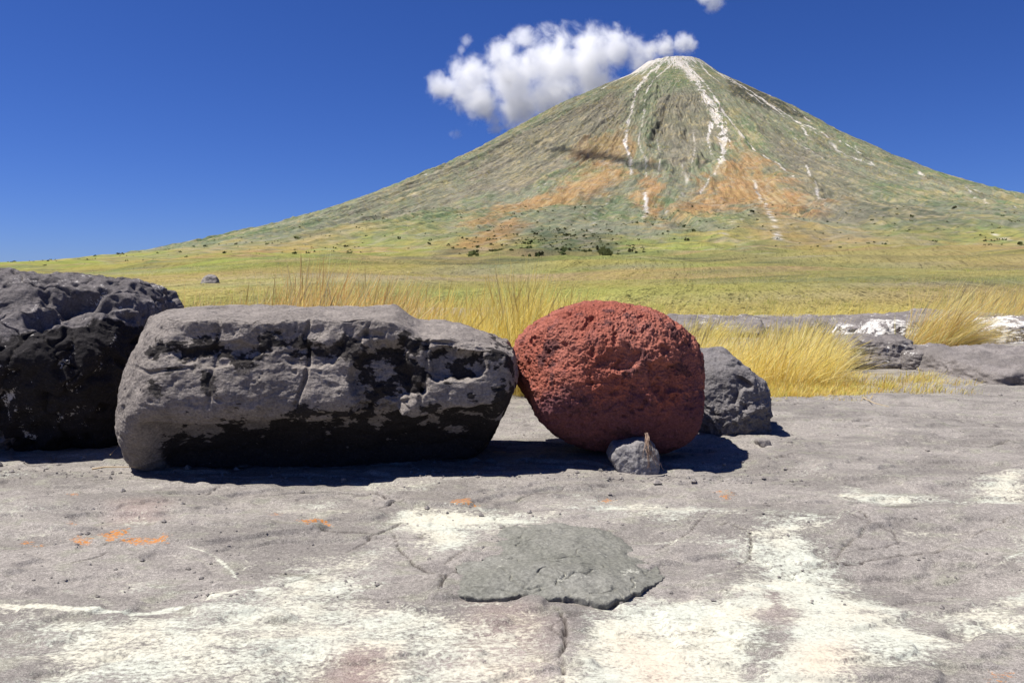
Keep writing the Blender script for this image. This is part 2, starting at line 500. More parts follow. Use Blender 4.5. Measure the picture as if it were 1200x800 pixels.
GREYHOLES = [([(905, 690), (922, 715), (922, 770), (905, 800), (880, 780), (890, 740), (880, 712)], .75),
             ([(845, 660), (880, 668), (850, 690), (780, 688)], .7),
             ([(380, 778), (440, 768), (450, 800), (380, 815)], .6),
             ([(650, 715), (680, 712), (672, 770), (652, 765)], .6),
             ([(0, 740), (60, 745), (80, 790), (0, 800)], .35),
             ([(460, 690), (540, 690), (520, 712), (450, 706)], .4)]
WLINES = [([(0, 711), (55, 716), (110, 719), (170, 714), (230, 703), (290, 690), (330, 683)], .035, .9),
          ([(222, 640), (250, 648), (268, 660), (280, 675)], .018, .8), ([(283, 652), (300, 657), (282, 662)], .015, .6),
          ([(890, 622), (950, 614), (985, 608)], .03, .7), ([(1030, 615), (1090, 632)], .015, .4),
          ([(80, 690), (110, 700), (125, 706)], .02, .5), ([(1160, 650), (1210, 636)], .02, .6),
          ([(825, 664), (880, 652)], .02, .6), ([(20, 594), (60, 604), (90, 606)], .015, .4)]
ORANGE = [([(66, 634), (88, 628), (106, 633), (90, 640)], .55), ([(118, 626), (150, 618), (163, 626), (135, 634)], .8), ([(20, 634), (44, 628), (50, 637), (30, 641)], .6),
          ([(163, 634), (195, 630), (190, 638), (168, 639)], .8), ([(340, 613), (372, 607), (380, 615), (352, 621)], .75),
          ([(528, 586), (548, 584), (550, 590), (532, 591)], .9), ([(850, 574), (865, 573), (866, 579), (852, 580)], .45),
          ([(700, 577), (716, 576), (716, 582), (702, 582)], .5), ([(310, 602), (325, 600), (325, 606), (312, 608)], .5), ([(1186, 788), (1204, 786), (1204, 800), (1190, 800)], .4), ([(80, 612), (92, 610), (94, 617), (84, 618)], .4),
          ([(76, 586), (90, 584), (88, 590), (78, 590)], .4)]
PINK = [([(735, 740), (800, 770), (810, 815), (740, 815)], .8), ([(940, 760), (990, 750), (980, 780), (940, 785)], .8), ([(400, 765), (455, 765), (455, 815), (360, 815)], .6),
        ([(560, 690), (650, 720), (640, 800), (520, 800)], .35), ([(130, 595), (195, 590), (190, 610), (130, 612)], .4), ([(890, 690), (930, 690), (920, 730), (880, 720)], .3)]


def g_macro(x, y):
    """large form of the bench, used to seat everything that stands on it"""
    z = .055 * fbm(p2(x * .33, y * .33), 2, seed=50) * ss(1, 3, np.abs(y))
    z = z * (1 - .6 * ss(4, 8, y))
    z += .22 * ss(8, 10.5, y) * (1 - ss(-.2, 1.2, x))               # rises behind the boulders
    z += .30 * np.exp(-(((x - 9.9) / 2.3) ** 2 + ((y - 13.2) / 2.4) ** 2))   # bare hump beside the ledge
    z += .10 * ss(14, 17, y)
    z += .22 * ss(19.5, 20.5, y)
    z += -.10 * np.exp(-(((x - 1.75) / .8) ** 2 + ((y - 3.6) / .45) ** 2))    # shallow trough below the white crust
    z += .05 * np.exp(-(((x - 1.9) / 1.2) ** 2 + ((y - 4.5) / .25) ** 2))
    edge = ss(27, 33, np.maximum(np.abs(y), np.abs(x) * .9))
    return z * (1 - edge) - 2.2 * edge


def gz(x, y):
    return g_macro(np.atleast_1d(np.asarray(x, float)).ravel(), np.atleast_1d(np.asarray(y, float)).ravel())


def lava_ground():
    ys = np.concatenate([np.linspace(-34, -2, 22)[:-1], np.linspace(-2, 2.1, 24)[:-1]])
    st = [2.1]
    while st[-1] < 34: st.append(st[-1] + max(.0075, .0026 * st[-1] * (1 if st[-1] < 8 else 1.6)))
    ys = np.concatenate([ys, st])
    xs = np.arange(0, 3.2, .011)
    xs = list(xs)
    while xs[-1] < 36: xs.append(xs[-1] + min(.011 + (xs[-1] - 3.2) * .012, 1.5))
    xs = np.array(xs); xs = np.concatenate([-xs[:0:-1], xs])
    X, Y = np.meshgrid(xs, ys); nr, nc = X.shape
    x = X.ravel(); y = Y.ravel()
    z = g_macro(x, y)
    near = (y > 1.9) & (y < 8) & (np.abs(x) < 5.5)
    # flow texture: low pahoehoe swells, then small relief
    q = x + .35 * y
    z += (.030 * fbm(p2(q * .9, y * 1.9), 4, .5, seed=51) + .006 * ridge(p2(q * 2.2, y * 5.0), 3, .55, seed=52)) * (1 - .6 * ss(8, 14, y))
    z += .0035 * fbm(p2(x * 9, y * 13), 4, .6, seed=53)
    # small scarps where a skin of lava has flaked off
    sc = fbm(p2(q * .8, y * 1.5), 4, .55, seed=54)
    z += .022 * (ss(-.02, .03, sc) - .5) + .016 * (ss(.20, .235, sc + .1 * fbm(p2(x * 5, y * 7), 2, seed=55)) - .5)
    z += .012 * (ss(-.25, -.22, sc) - .5)
    lich = np.zeros(len(x)); orange = np.zeros(len(x)); pink = np.zeros(len(x)); crack = np.zeros(len(x))
    jx = x[near]; jy = y[near]
    jit = .05 * fbm(p2(jx * 4, jy * 6), 4, .6, seed=60)
    wx = jx + .02 * fbm(p2(jx * 7, jy * 7), 3, seed=61); wy = jy + .02 * fbm(p2(jx * 7, jy * 7), 3, seed=62)
    hx = jx + .16 * fbm(p2(jx * 1.9, jy * 2.6), 4, .6, seed=64); hy = jy + .10 * fbm(p2(jx * 1.9, jy * 2.6), 4, .6, seed=65)
    blot = fbm(p2(jx * 2.6, jy * 5.), 5, .62, seed=66)
    v = np.zeros(len(jx))
    for pts, s in WHITE:
        P = np.array([G(*q_) for q_ in pts])
        v = np.maximum(v, s * (1 + .55 * np.minimum(blot - .05, .12)) * ss(-.26, .20, poly_sd(hx, hy, P) + jit * 2.4))
    for pts, s in GREYHOLES:
        P = np.array([G(*q_) for q_ in pts])
        v = v * (1 - s * ss(-.07, .07, poly_sd(hx, hy, P) + jit * 1.6))
    for pts, wd, s in WLINES:
        P = np.array([G(*q_) for q_ in pts])
        v = np.maximum(v, s * ss(1.0, .2, seg_dist(wx, wy, P)[0] / wd))
    v = np.maximum(v, .50 * ss(.10, .42, fbm(p2(q[near] * 1.2, jy * 3.4), 5, .6, seed=63)) * ss(7.5, 5.2, jy))
    lich[near] = v
    v = np.zeros(len(jx))
    for pts, s in ORANGE:
        P = np.array([G(*q_) for q_ in pts])
        v = np.maximum(v, s * ss(-.06, .04, poly_sd(hx, hy, P) + jit * 1.4))
    orange[near] = v
    v = np.zeros(len(jx))
    for pts, s in PINK:
        P = np.array([G(*q_) for q_ in pts])
        v = np.maximum(v, s * ss(-.12, .12, poly_sd(jx, jy, P) + jit))
    pink[near] = v
    nc_ = np.zeros(len(jx)); dz = np.zeros(len(jx))
    for pts, wd, dp in CRACKS:
        P = np.array([G(*q_) for q_ in pts])
        lo = P.min(0) - .2; hi = P.max(0) + .2
        s = (jx > lo[0]) & (jx < hi[0]) & (jy > lo[1]) & (jy < hi[1])
        if not s.any(): continue
        d, t = seg_dist(wx[s], wy[s], P)
        wv = wd * (.35 + .65 * np.sin(np.clip(t / (len(P) - 1), .03, .97) * math.pi)) * (.7 + 5 * np.abs(jit[s]) * 1.5)
        wv = wv * .85; k = ss(1.1, .4, d / wv)
        dz[s] = np.minimum(dz[s], -dp * k); nc_[s] = np.maximum(nc_[s], k)
        dz[s] += dp * .5 * np.exp(-(d / .10) ** 2) * (1 - k)
    zz = z[near] + dz; z[near] = zz; crack[near] = nc_
    # random hairline cracks
    cr = np.abs(fbm(p2(q * .7 + .3 * fbm(p2(x * 1.5, y * 2), 2, seed=70), y * 1.6), 3, .45, seed=71))
    k = ss(.012, .003, cr) * ss(.0, .25, fbm(p2(x * .8, y * .8), 2, seed=72))
    z -= .007 * k; crack = np.maximum(crack, .6 * k)

    KG = .74
    m = NT('grey_lava'); tc = m.n('TexCoord').outputs['Object']
    fl = m.scale(tc, (1., 1.6, 1.))
    big = m.noise(fl, 1.1, 6, .65, .4); mid = m.noise(fl, 5., 5, .6); fine = m.noise(tc, 46., 5, .7)
    base = m.mix(m.ramp(big, .40, .58), lin(138, 132, 126, KG), lin(161, 154, 147, KG))
    base = m.mix(m.math('MULTIPLY', m.ramp(mid, .52, .68), .6), base, lin(156, 154, 138, KG))
    base = m.mix(m.math('MULTIPLY', m.ramp(mid, .5, .3), .5), base, lin(126, 119, 116, KG))
    gr = m.noise(m.scale(tc, (1., 1.4, 1.)), 105., 4, .75)
    base = m.mix(1., base, m.mix(m.ramp(fine, .3, .72), (.74, .74, .74), (1.24, 1.24, 1.24)), 'MULTIPLY')
    base = m.mix(1., base, m.mix(m.ramp(gr, .32, .70), (.76, .76, .76), (1.23, 1.23, 1.23)), 'MULTIPLY')
    base = m.mix(m.math('MULTIPLY', m.attr('pink'), .45), base, lin(214, 172, 160, K))
    g3_ = m.noise(tc, 230., 2, .6)
    base = m.mix(1., base, m.mix(m.ramp(g3_, .36, .66), (.72, .72, .72), (1.26, 1.26, 1.26)), 'MULTIPLY')
    speck = m.ramp(m.noise(m.scale(tc, (1., 1.3, 1.)), 130., 2, .6), .64, .74)
    base = m.mix(m.math('MULTIPLY', speck, .45), base, lin(205, 198, 188, K))
    dsp = m.ramp(m.noise(tc, 95., 2, .6), .66, .74)
    base = m.mix(m.math('MULTIPLY', dsp, .6), base, lin(66, 60, 62, K))
    # pale crust lichen: broken into flakes where it is thin
    fk = m.noise(m.scale(tc, (.85, 1.25, 1.)), 52., 6, .75)
    fk2 = m.noise(m.scale(tc, (.7, 1.6, 1.)), 9., 4, .6)
    la = m.math('ADD', m.attr('lichen'), m.math('MULTIPLY', m.math('SUBTRACT', fk, .5), 2.5))
    la = m.math('ADD', la, m.math('MULTIPLY', m.math('SUBTRACT', fk2, .5), .9))
    lm = m.math('MULTIPLY', m.ramp(la, .36, .88), m.ramp(m.attr('lichen'), .03, .2))
    lcol = m.mix(m.ramp(m.noise(tc, 3., 3, .5), .4, .62), lin(231, 233, 216, .62), lin(238, 233, 212, .62))
    lcol = m.mix(m.math('MULTIPLY', m.attr('pink'), .6), lcol, lin(236, 205, 176, .70))
    lcol = m.mix(m.math('MULTIPLY', m.ramp(m.noise(tc, 60., 4, .7), .46, .70), .7), lcol, lin(178, 174, 160, K))
    base = m.mix(m.math('MULTIPLY', lm, .93), base, lcol)
    om = m.ramp(m.math('ADD', m.math('MULTIPLY', m.attr('orange'), 1.3), m.math('ADD', m.math('MULTIPLY', m.math('SUBTRACT', fk, .5), 2.6), m.math('MULTIPLY', m.math('SUBTRACT', fk2, .5), 1.6))), .50, .78)
    ros = m.ramp(m.voro(tc, 60.), .66, .44)
    om = m.math('MULTIPLY', m.math('MULTIPLY', om, ros), m.ramp(m.attr('orange'), .04, .25))
    base = m.mix(m.math('MULTIPLY', om, .85), base, m.mix(fine, lin(196, 112, 44, K), lin(236, 164, 76, K)))
    base = m.mix(m.math('MULTIPLY', m.attr('crack'), .92), base, lin(58, 50, 50, K))
    pit = m.ramp(m.voro(tc, 55.), .10, .32)
    b1 = m.bump(mid, .5, .03)
    b2 = m.bump(fine, .5, .006, b1)
    b3 = m.bump(pit, .35, .004, b2)
    b4 = m.bump(lm, .5, .003, b3)
    mat = m.bsdf(base, b4, .93, .12)
    o = mesh_np('lava_ground', np.stack([x, y, z], 1), grid_faces(nr, nc), mat,
                attrs={'lichen': lich, 'orange': orange, 'pink': pink, 'crack': crack})
    tag(o, 'bare grey lava pavement with white crusts and orange lichen', 'ground', kind='structure')


lava_ground()


# ================================================================== ROCK MATERIALS
def rock_mat(name, a, b, c, lichen=None, lam=.0, pit=.5, bumpk=1., scale=1., stain=0., stain_col=(40, 38, 40), crev=0., vcol=(36, 33, 35), vamt=.9):
    m = NT(name); tc = m.n('TexCoord').outputs['Object']
    if scale != 1: tc = m.scale(tc, (scale,) * 3)
    big = m.noise(tc, 2.2, 5, .6, .3); mid = m.noise(tc, 9., 5, .6); fine = m.noise(tc, 60., 5, .7)
    col = m.mix(m.ramp(big, .36, .64), lin(*a, K), lin(*b, K))
    col = m.mix(m.math('MULTIPLY', m.ramp(mid, .5, .7), .6), col, lin(*c, K))
    sa = m.math('ADD', m.attr('varnish_shade'), m.math('MULTIPLY', m.math('SUBTRACT', m.noise(tc, 14., 5, .7), .5), .9))
    col = m.mix(m.math('MULTIPLY', m.math('MULTIPLY', m.ramp(sa, .30, .78), m.ramp(m.attr('varnish_shade'), .02, .15)), vamt), col, lin(*vcol, K))  # dark tone per boulder: real varnish and painted-in undercut shade
    if stain:
        s = m.ramp(m.math('ADD', m.noise(tc, 3.1, 6, .65, .5), m.math('MULTIPLY', m.math('SUBTRACT', mid, .5), .5)), .62 - stain, .66 - stain)
        col = m.mix(m.math('MULTIPLY', s, .8), col, lin(*stain_col, K))
    col = m.mix(1., col, m.mix(m.ramp(fine, .28, .74), (.66, .66, .66), (1.28, 1.28, 1.28)), 'MULTIPLY')
    if lichen is not None:
        l = m.math('ADD', m.noise(tc, 4.2, 6, .7, .4), m.math('MULTIPLY', m.math('SUBTRACT', m.noise(tc, 38., 4, .7), .5), .45))
        lm = m.ramp(l, .70 - lam, .76 - lam)
        col = m.mix(m.math('MULTIPLY', lm, .85), col, lin(*lichen, .7))
    sp = m.ramp(m.noise(tc, 120., 2, .6), .66, .76)
    col = m.mix(m.math('MULTIPLY', sp, .35), col, lin(196, 190, 184, K))
    pt = m.ramp(m.voro(m.n('VectorMath', {0: tc, 1: m.vmath('SCALE', m.n('TexNoise', {'Vector': tc, 'Scale': 14.}).outputs['Color'], (0, 0, 0))}, operation='ADD').outputs[0], 34.), .08, .34)
    n = m.bump(mid, .55 * bumpk, .035)
    n = m.bump(fine, .8 * bumpk, .009, n)
    n = m.bump(pt, pit, .008, n)
    return m.bsdf(col, n, .93, .12)


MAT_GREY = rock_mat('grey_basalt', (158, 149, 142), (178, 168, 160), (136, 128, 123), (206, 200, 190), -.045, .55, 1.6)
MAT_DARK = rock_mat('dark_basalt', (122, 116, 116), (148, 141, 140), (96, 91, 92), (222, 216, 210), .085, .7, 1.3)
MAT_REAR = rock_mat('rough_grey_basalt', (136, 131, 131), (154, 148, 147), (112, 107, 107), None, 0, .6, 1.2)
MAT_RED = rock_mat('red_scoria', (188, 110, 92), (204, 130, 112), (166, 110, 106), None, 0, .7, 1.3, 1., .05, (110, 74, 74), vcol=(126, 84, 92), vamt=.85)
MAT_CHOCK = rock_mat('pale_grey_stone', (156, 151, 150), (172, 167, 165), (138, 131, 131), None, 0, .3, .8)
MAT_SLAB = rock_mat('greenish_lava', (142, 141, 131), (158, 156, 147), (124, 123, 115), (206, 204, 190), .07, .3, .9)
MAT_LEDGE = rock_mat('ledge_lava', (134, 127, 124), (158, 150, 146), (98, 92, 92), (246, 242, 234), .09, .3, 1.2)
MAT_WLEDGE = rock_mat('white_crusted_lava', (150, 142, 140), (168, 160, 156), (110, 104, 104), (250, 246, 238), .24, .3, 1.)
MAT_PEB = rock_mat('pebble_stone', (150, 144, 140), (176, 168, 162), (120, 112, 110), None, 0, .2, .6)


# ================================================================== BOULDERS
def cube_dirs(n, stretch):
    a = np.arange(n + 1)
    pts = []; codes = []; faces = []
    for ax in range(3):
        for sgn in (0, n):
            I, J = np.meshgrid(a, a, indexing='ij')
            k = np.full(I.shape, sgn)
            t = [None] * 3; t[ax] = k; t[(ax + 1) % 3] = I; t[(ax + 2) % 3] = J
            P = np.stack([v.ravel() for v in t], 1)
            base = sum(len(p) for p in pts)
            f = grid_faces(n + 1, n + 1, base)
            if sgn == 0: f = f[:, ::-1]
            pts.append(P); faces.append(f)
    P = np.vstack(pts); Fc = np.vstack(faces)
    code = (P[:, 0] * (n + 1) + P[:, 1]) * (n + 1) + P[:, 2]
    u, first, inv = np.unique(code, return_index=True, return_inverse=True)
    P = P[first]; Fc = inv.ravel()[Fc][:, ::-1]
    d = np.tan((P / n * 2 - 1) * math.pi / 4) * np.array(stretch)
    return d / np.linalg.norm(d, axis=1)[:, None], Fc


def boulder(name, loc, planes, mat, disp, n=120, p=9., stretch=(1, 1, 1), yaw=0., post=None, label=None, cat='boulder', group=None, varnish_shade=None):
    d, f = cube_dirs(n, stretch)
    S = np.zeros(len(d)); N = np.zeros_like(d)
    for nv, dist in planes:
        nv = np.array(nv, float); nv /= np.linalg.norm(nv)
        q = np.maximum(d @ nv / dist, 0)
        S += q ** p
        N += (q ** (p - 1))[:, None] * nv / dist
    r = S ** (-1 / p)
    N /= np.linalg.norm(N, axis=1)[:, None]
    co = d * r[:, None]
    co = co + N * disp(co, N)[:, None]
    if post is not None: co = post(co, N)
    va = np.zeros(len(co)) if varnish_shade is None else varnish_shade(co, N)
    if yaw:
        c, s = math.cos(yaw), math.sin(yaw)
        co = np.stack([co[:, 0] * c - co[:, 1] * s, co[:, 0] * s + co[:, 1] * c, co[:, 2]], 1)
    o = mesh_np(name, co, f[:, ::-1], mat, loc=loc, attrs={'varnish_shade': va})
    tag(o, label, cat, group)
    return o


# ---- long grey boulder
def d_long(c, N):
    q = c * np.array([1, 1, 1])
    v = .055 * fbm(q * 1.6, 3, .5, seed=80) + .020 * fbm(q * 4.5, 4, .5, seed=81) + .009 * fbm(q * 16, 5, .65, seed=82) + .016 * (ridge(q * np.array([3.5, 5, 5]), 4, .55, seed=79) - .3)
    front = ss(.2, .7, -N[:, 1])
    # broken lip below the top rim, hollow bays, vertical joints
    lip = ss(.24, .34, c[:, 2] + .10 * fbm(q * 5, 3, seed=83)) * (1 - ss(.40, .50, c[:, 2]))
    v += front * (-.03 * lip * ss(-.1, .25, fbm(q * np.array([3, 3, 2.]), 3, seed=84) + .1))
    for cx, cz, rx, rz, dp in ((.50, .10, .26, .30, .12), (1.0, .20, .22, .14, .09), (-.55, .28, .35, .09, .05), (.05, .27, .25, .10, .05)):
        e = ((c[:, 0] - cx) / rx) ** 2 + ((c[:, 2] - cz) / rz) ** 2 + 1.2 * fbm(q * 6, 3, seed=85)
        v -= front * dp * ss(1.0, .35, e)
    for jx, wv in ((-.62, .5), (-.03, 1.), (.78, .8)):
        t = np.abs(c[:, 0] - jx - .07 * fbm(p2(c[:, 2] * 4, c[:, 2] * 0), 2, seed=jx) - .08 * c[:, 2])
        v -= front * .035 * wv * ss(.022, .006, t) * ss(-.2, .05, c[:, 2])
    t = np.abs(c[:, 2] - .17 - .05 * fbm(q * 3, 2, seed=86))
    v -= front * .03 * ss(.018, .005, t) * (1 - ss(-.95, -.6, np.abs(c[:, 0] + .95) - .9)) * ss(-.45, -.55, c[:, 0])
    # ragged line where the undercut begins
    e = c[:, 2] + .16 + .10 * fbm(q * np.array([2.2, 2, 2]), 3, seed=87) - .05 * c[:, 0]
    v -= front * .12 * ss(.0, -.06, e) * ss(-1.15, -.9, c[:, 0])
    # pocks
    pk = fbm(q * 13, 2, .5, seed=88)
    v -= .012 * ss(.28, .5, pk)
    v -= .018 * ss(.03, .0, np.abs(fbm(q * 2.2, 2, seed=89))) * ss(.3, .6, N[:, 2])
    return v


def post_long(c, N):
    x = c[:, 0]
    cap = .60 - .07 * ss(.3, -.55, c[:, 1]) - .15 * ss(.55, .78, x + .06 * fbm(c * 3, 2, seed=90)) - .10 * ss(.9, 1.4, x) - .04 * ss(-1.0, -1.35, x)
    c = c.copy(); z = c[:, 2]
    over = z > cap - .06
    c[:, 2] = np.where(over, np.minimum(z, cap - .06 + .22 * (z - cap + .06) + .045 * fbm(c * 3.5, 4, .55, seed=91)), z)
    return c


def shade_long(c, N):  # shade under rim and in bays painted dark, plus small dark flecks
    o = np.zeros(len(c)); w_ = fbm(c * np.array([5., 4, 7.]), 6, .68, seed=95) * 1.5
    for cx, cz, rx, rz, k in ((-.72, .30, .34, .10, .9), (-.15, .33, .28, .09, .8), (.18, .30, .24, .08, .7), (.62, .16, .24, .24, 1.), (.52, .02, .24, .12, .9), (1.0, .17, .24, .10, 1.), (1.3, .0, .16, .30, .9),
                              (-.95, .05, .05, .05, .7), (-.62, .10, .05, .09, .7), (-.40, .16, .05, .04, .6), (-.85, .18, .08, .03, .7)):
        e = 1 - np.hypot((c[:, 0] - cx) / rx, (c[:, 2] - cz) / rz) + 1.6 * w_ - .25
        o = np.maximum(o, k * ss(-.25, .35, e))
    e = -(c[:, 2] + .17 - .06 * ss(.0, 1.2, c[:, 0]) + .12 * ss(-.4, -.9, c[:, 0])) * 3.6 + 1.5 * w_  # lower band: shade of the undercut painted into the colour
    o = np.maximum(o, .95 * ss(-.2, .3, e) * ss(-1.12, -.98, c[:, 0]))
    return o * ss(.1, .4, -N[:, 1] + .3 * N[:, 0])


LONG = AT(371, 454, 5.78)
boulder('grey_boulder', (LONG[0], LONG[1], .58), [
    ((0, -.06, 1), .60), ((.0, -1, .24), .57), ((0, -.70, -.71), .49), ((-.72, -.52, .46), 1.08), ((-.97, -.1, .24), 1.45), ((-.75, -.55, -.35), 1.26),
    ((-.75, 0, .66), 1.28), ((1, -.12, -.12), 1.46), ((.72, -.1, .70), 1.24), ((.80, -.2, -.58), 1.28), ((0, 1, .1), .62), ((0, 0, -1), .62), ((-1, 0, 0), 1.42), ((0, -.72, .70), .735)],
    MAT_GREY, d_long, n=230, p=13, stretch=(1.7, .9, .8), yaw=R(7), post=post_long, varnish_shade=shade_long,
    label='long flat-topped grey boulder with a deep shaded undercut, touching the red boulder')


# ---- dark boulder cut by the left edge
def d_dark(c, N):
    v = .10 * fbm(c * 1.3, 3, .5, seed=100) + .055 * ridge(c * 2.6, 3, .5, seed=101) + .03 * fbm(c * 7, 4, .6, seed=102) + .010 * fbm(c * 22, 4, .6, seed=103)
    v -= .05 * ss(.2, .5, fbm(c * 6, 2, seed=104))
    e = ((c[:, 0] - 1.05) / .30) ** 2 + ((c[:, 2] - .42) / .16) ** 2 + .8 * fbm(c * 5, 2, seed=105)
    v -= .16 * ss(1., .4, e) * ss(.1, .5, -N[:, 1])
    v -= .03 * ss(.03, 0, np.abs(fbm(c * 1.8, 3, seed=106)))
    return v


def v_dark(c, N):  # dark varnish patches, with overhang shade painted into the lower front
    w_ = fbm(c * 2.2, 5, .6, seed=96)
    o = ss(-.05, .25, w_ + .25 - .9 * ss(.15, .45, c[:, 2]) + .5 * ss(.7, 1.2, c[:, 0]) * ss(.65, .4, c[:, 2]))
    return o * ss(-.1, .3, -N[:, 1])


DK = AT(-44, 450, 6.55)
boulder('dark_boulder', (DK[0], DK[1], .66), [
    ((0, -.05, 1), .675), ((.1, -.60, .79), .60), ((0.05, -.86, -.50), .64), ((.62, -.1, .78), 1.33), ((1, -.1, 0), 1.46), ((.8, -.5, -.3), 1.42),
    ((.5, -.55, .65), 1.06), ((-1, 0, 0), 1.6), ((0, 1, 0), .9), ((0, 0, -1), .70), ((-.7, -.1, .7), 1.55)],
    MAT_DARK, d_dark, varnish_shade=v_dark, n=220, p=12, stretch=(1.6, .9, .8),
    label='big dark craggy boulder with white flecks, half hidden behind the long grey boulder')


# ---- red scoria boulder
def d_red(c, N):
    v = .05 * fbm(c * 2.4, 3, .5, seed=110) + .02
    up = ss(-.55, .05, c[:, 2] + .12 * fbm(c * 3, 2, seed=111) + .1)
    rough = .020 * (ridge(c * 9, 4, .6, seed=112) - .35) + .020 * fbm(c * 24, 3, .65, seed=113) + .012 * ridge(c * 40, 2, .6, seed=119)
    rough -= .03 * ss(.22, .45, fbm(c * 11, 2, seed=114))
    v += .8 * rough * (.3 + .7 * up)
    e = ((c[:, 0] - .02) / .16) ** 2 + ((c[:, 2] - .20) / .10) ** 2 + fbm(c * 8, 2, seed=115)
    v -= .045 * ss(1, .3, e) * ss(0, .5, -N[:, 1])
    e = ((c[:, 0] - .33) / .12) ** 2 + ((c[:, 2] - .05) / .14) ** 2 + fbm(c * 8, 2, seed=116)
    v -= .05 * ss(1, .3, e) * ss(0, .5, -N[:, 1])
    return v


def v_red(c, N):  # plum tone over the lower half, with a ragged upper edge
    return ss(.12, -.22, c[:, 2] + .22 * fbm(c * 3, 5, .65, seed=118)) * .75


RD = AT(711, 440, 6.2)
s_ = 6.2 / F
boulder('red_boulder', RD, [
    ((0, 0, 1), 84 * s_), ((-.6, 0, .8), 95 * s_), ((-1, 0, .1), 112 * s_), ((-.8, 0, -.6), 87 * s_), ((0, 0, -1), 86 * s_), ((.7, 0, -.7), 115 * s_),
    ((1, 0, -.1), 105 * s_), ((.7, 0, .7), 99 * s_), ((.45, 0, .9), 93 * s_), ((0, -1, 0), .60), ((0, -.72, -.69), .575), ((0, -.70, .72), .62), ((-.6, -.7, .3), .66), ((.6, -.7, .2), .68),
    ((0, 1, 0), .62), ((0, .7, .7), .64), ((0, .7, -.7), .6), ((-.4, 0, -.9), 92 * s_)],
    MAT_RED, d_red, varnish_shade=v_red, n=230, p=12, label='rounded brick-red scoria boulder resting on the grey lava')


# ---- grey boulder behind the red one
def d_rear(c, N):
    return (.05 * fbm(c * 3, 3, .5, seed=120) + .055 * (ridge(c * 5.5, 4, .6, seed=121) - .3) * ss(.25, -.05, c[:, 2] - .3 * c[:, 0]) + .018 * fbm(c * 14, 4, .6, seed=122)
            - .05 * ss(.15, .4, fbm(c * 7, 2, seed=123)) * ss(-.1, .15, c[:, 0]))


RR = AT(846, 462, 7.15)
boulder('rough_boulder', (RR[0], RR[1], .26), [
    ((-.12, -.25, 1), .385), ((.72, -.1, .62), .375), ((1, -.15, .12), .395), ((-.15, -1, .25), .36), ((-1, 0, .1), .42), ((-.6, -.3, .7), .42), ((0, 1, 0), .4), ((0, 0, -1), .36),
    ((.6, -.8, -.1), .42), ((-.3, -.8, -.5), .42)], MAT_REAR, d_rear, n=130, p=11,
    label='small rough grey boulder standing behind the red boulder')


# ---- chock stone
def d_small(a=.012, seed=130, f=8):
    return lambda c, N: a * 2 * fbm(c * f, 3, .5, seed=seed) + a * fbm(c * f * 3, 3, .6, seed=seed + 1)


CH = AT(742, 531, 5.66)
s2 = 5.66 / F
boulder('chock_stone', CH, [
    ((-.25, 0, 1), 16 * s2), ((.5, -.1, .86), 21 * s2), ((1, 0, .05), 28 * s2), ((-.9, 0, .35), 26 * s2), ((-.8, 0, -.55), 27 * s2), ((0, 0, -1), 23 * s2), ((.3, -1, .25), 26 * s2), ((-.4, -1, .05), 27 * s2),
    ((0, 1, 0), 26 * s2), ((0, -.8, .7), 24 * s2)], MAT_CHOCK, d_small(.008, 131, 9), n=60, p=14,
    label='small pale grey stone wedged under the front of the red boulder', cat='stone')


# ---- embedded flat stone (dome with a broken front edge)
def flat_stone():
    O = np.array([G(*q) for q in [(518, 692), (535, 668), (548, 648), (578, 626), (600, 614), (650, 612), (712, 619), (742, 643), (775, 660), (768, 678), (738, 695), (712, 706), (690, 702), (672, 698), (640, 699), (610, 694), (590, 699), (555, 699)]])
    c = O.mean(0)
    ang = np.arctan2(O[:, 1] - c[1], O[:, 0] - c[0]); rad = np.hypot(*(O - c).T)
    k = np.argsort(ang); ang = ang[k]; rad = rad[k]
    A = np.concatenate([ang - 2 * math.pi, ang, ang + 2 * math.pi]); Rr = np.tile(rad, 3)
    na, nt = 420, 110
    a = np.linspace(-math.pi, math.pi, na, endpoint=False)
    ro = np.interp(a, A, Rr); ro = ro + .05 * fbm(np.stack([np.cos(a) * 5, np.sin(a) * 5, a * 0], 1), 5, .6, seed=140)
    t = np.concatenate([np.linspace(0, 1, nt), [1.004, .99, .97]])
    T, AA = np.meshgrid(t, a, indexing='ij'); RO = np.tile(ro, (len(t), 1))
    x = c[0] + np.cos(AA) * RO * T; y = c[1] + np.sin(AA) * RO * T
    front = ss(.15, -.5, np.sin(AA)) * ss(-1.2, .3, np.cos(AA + .4) + 1.1)
    g = g_macro(x.ravel(), y.ravel()).reshape(x.shape)
    h = .050 * (1 - np.clip(T, 0, 1) ** 1.8) - .010 + .017 * front + .012 * fbm(p2(x * 6, y * 8), 3, .6, seed=145).reshape(x.shape) * ss(.55, .9, T) * (1 + .6 * fbm(p2(x * 9, y * 9), 2, seed=141).reshape(x.shape))
    h += (.014 * fbm(p2(x * 5, y * 7), 4, .55, seed=142) + .010 * ridge(p2(x * 7 + y * 2, y * 4), 3, seed=143)).reshape(x.shape)
    cr = np.abs(fbm(p2(x * 3, y * 4), 3, seed=144)).reshape(x.shape); h -= .012 * ss(.02, 0, cr)
    h[-3] = h[-4] - .008; h[-2] = -.01; h[-1] = -.09
    z = g + h
    f = grid_faces(len(t), na)
    i = np.arange(len(t) - 1) * na
    f = np.vstack([f, np.stack([i + na - 1, i, i + na, i + 2 * na - 1], 1)])
    o = mesh_np('flat_stone', np.stack([x.ravel() - c[0], y.ravel() - c[1], z.ravel()], 1), f[:, ::-1], MAT_SLAB, loc=(c[0], c[1], 0))
    tag(o, 'low greenish-grey slab with a cracked front edge, bedded in the lava pavement', 'stone')


flat_stone()

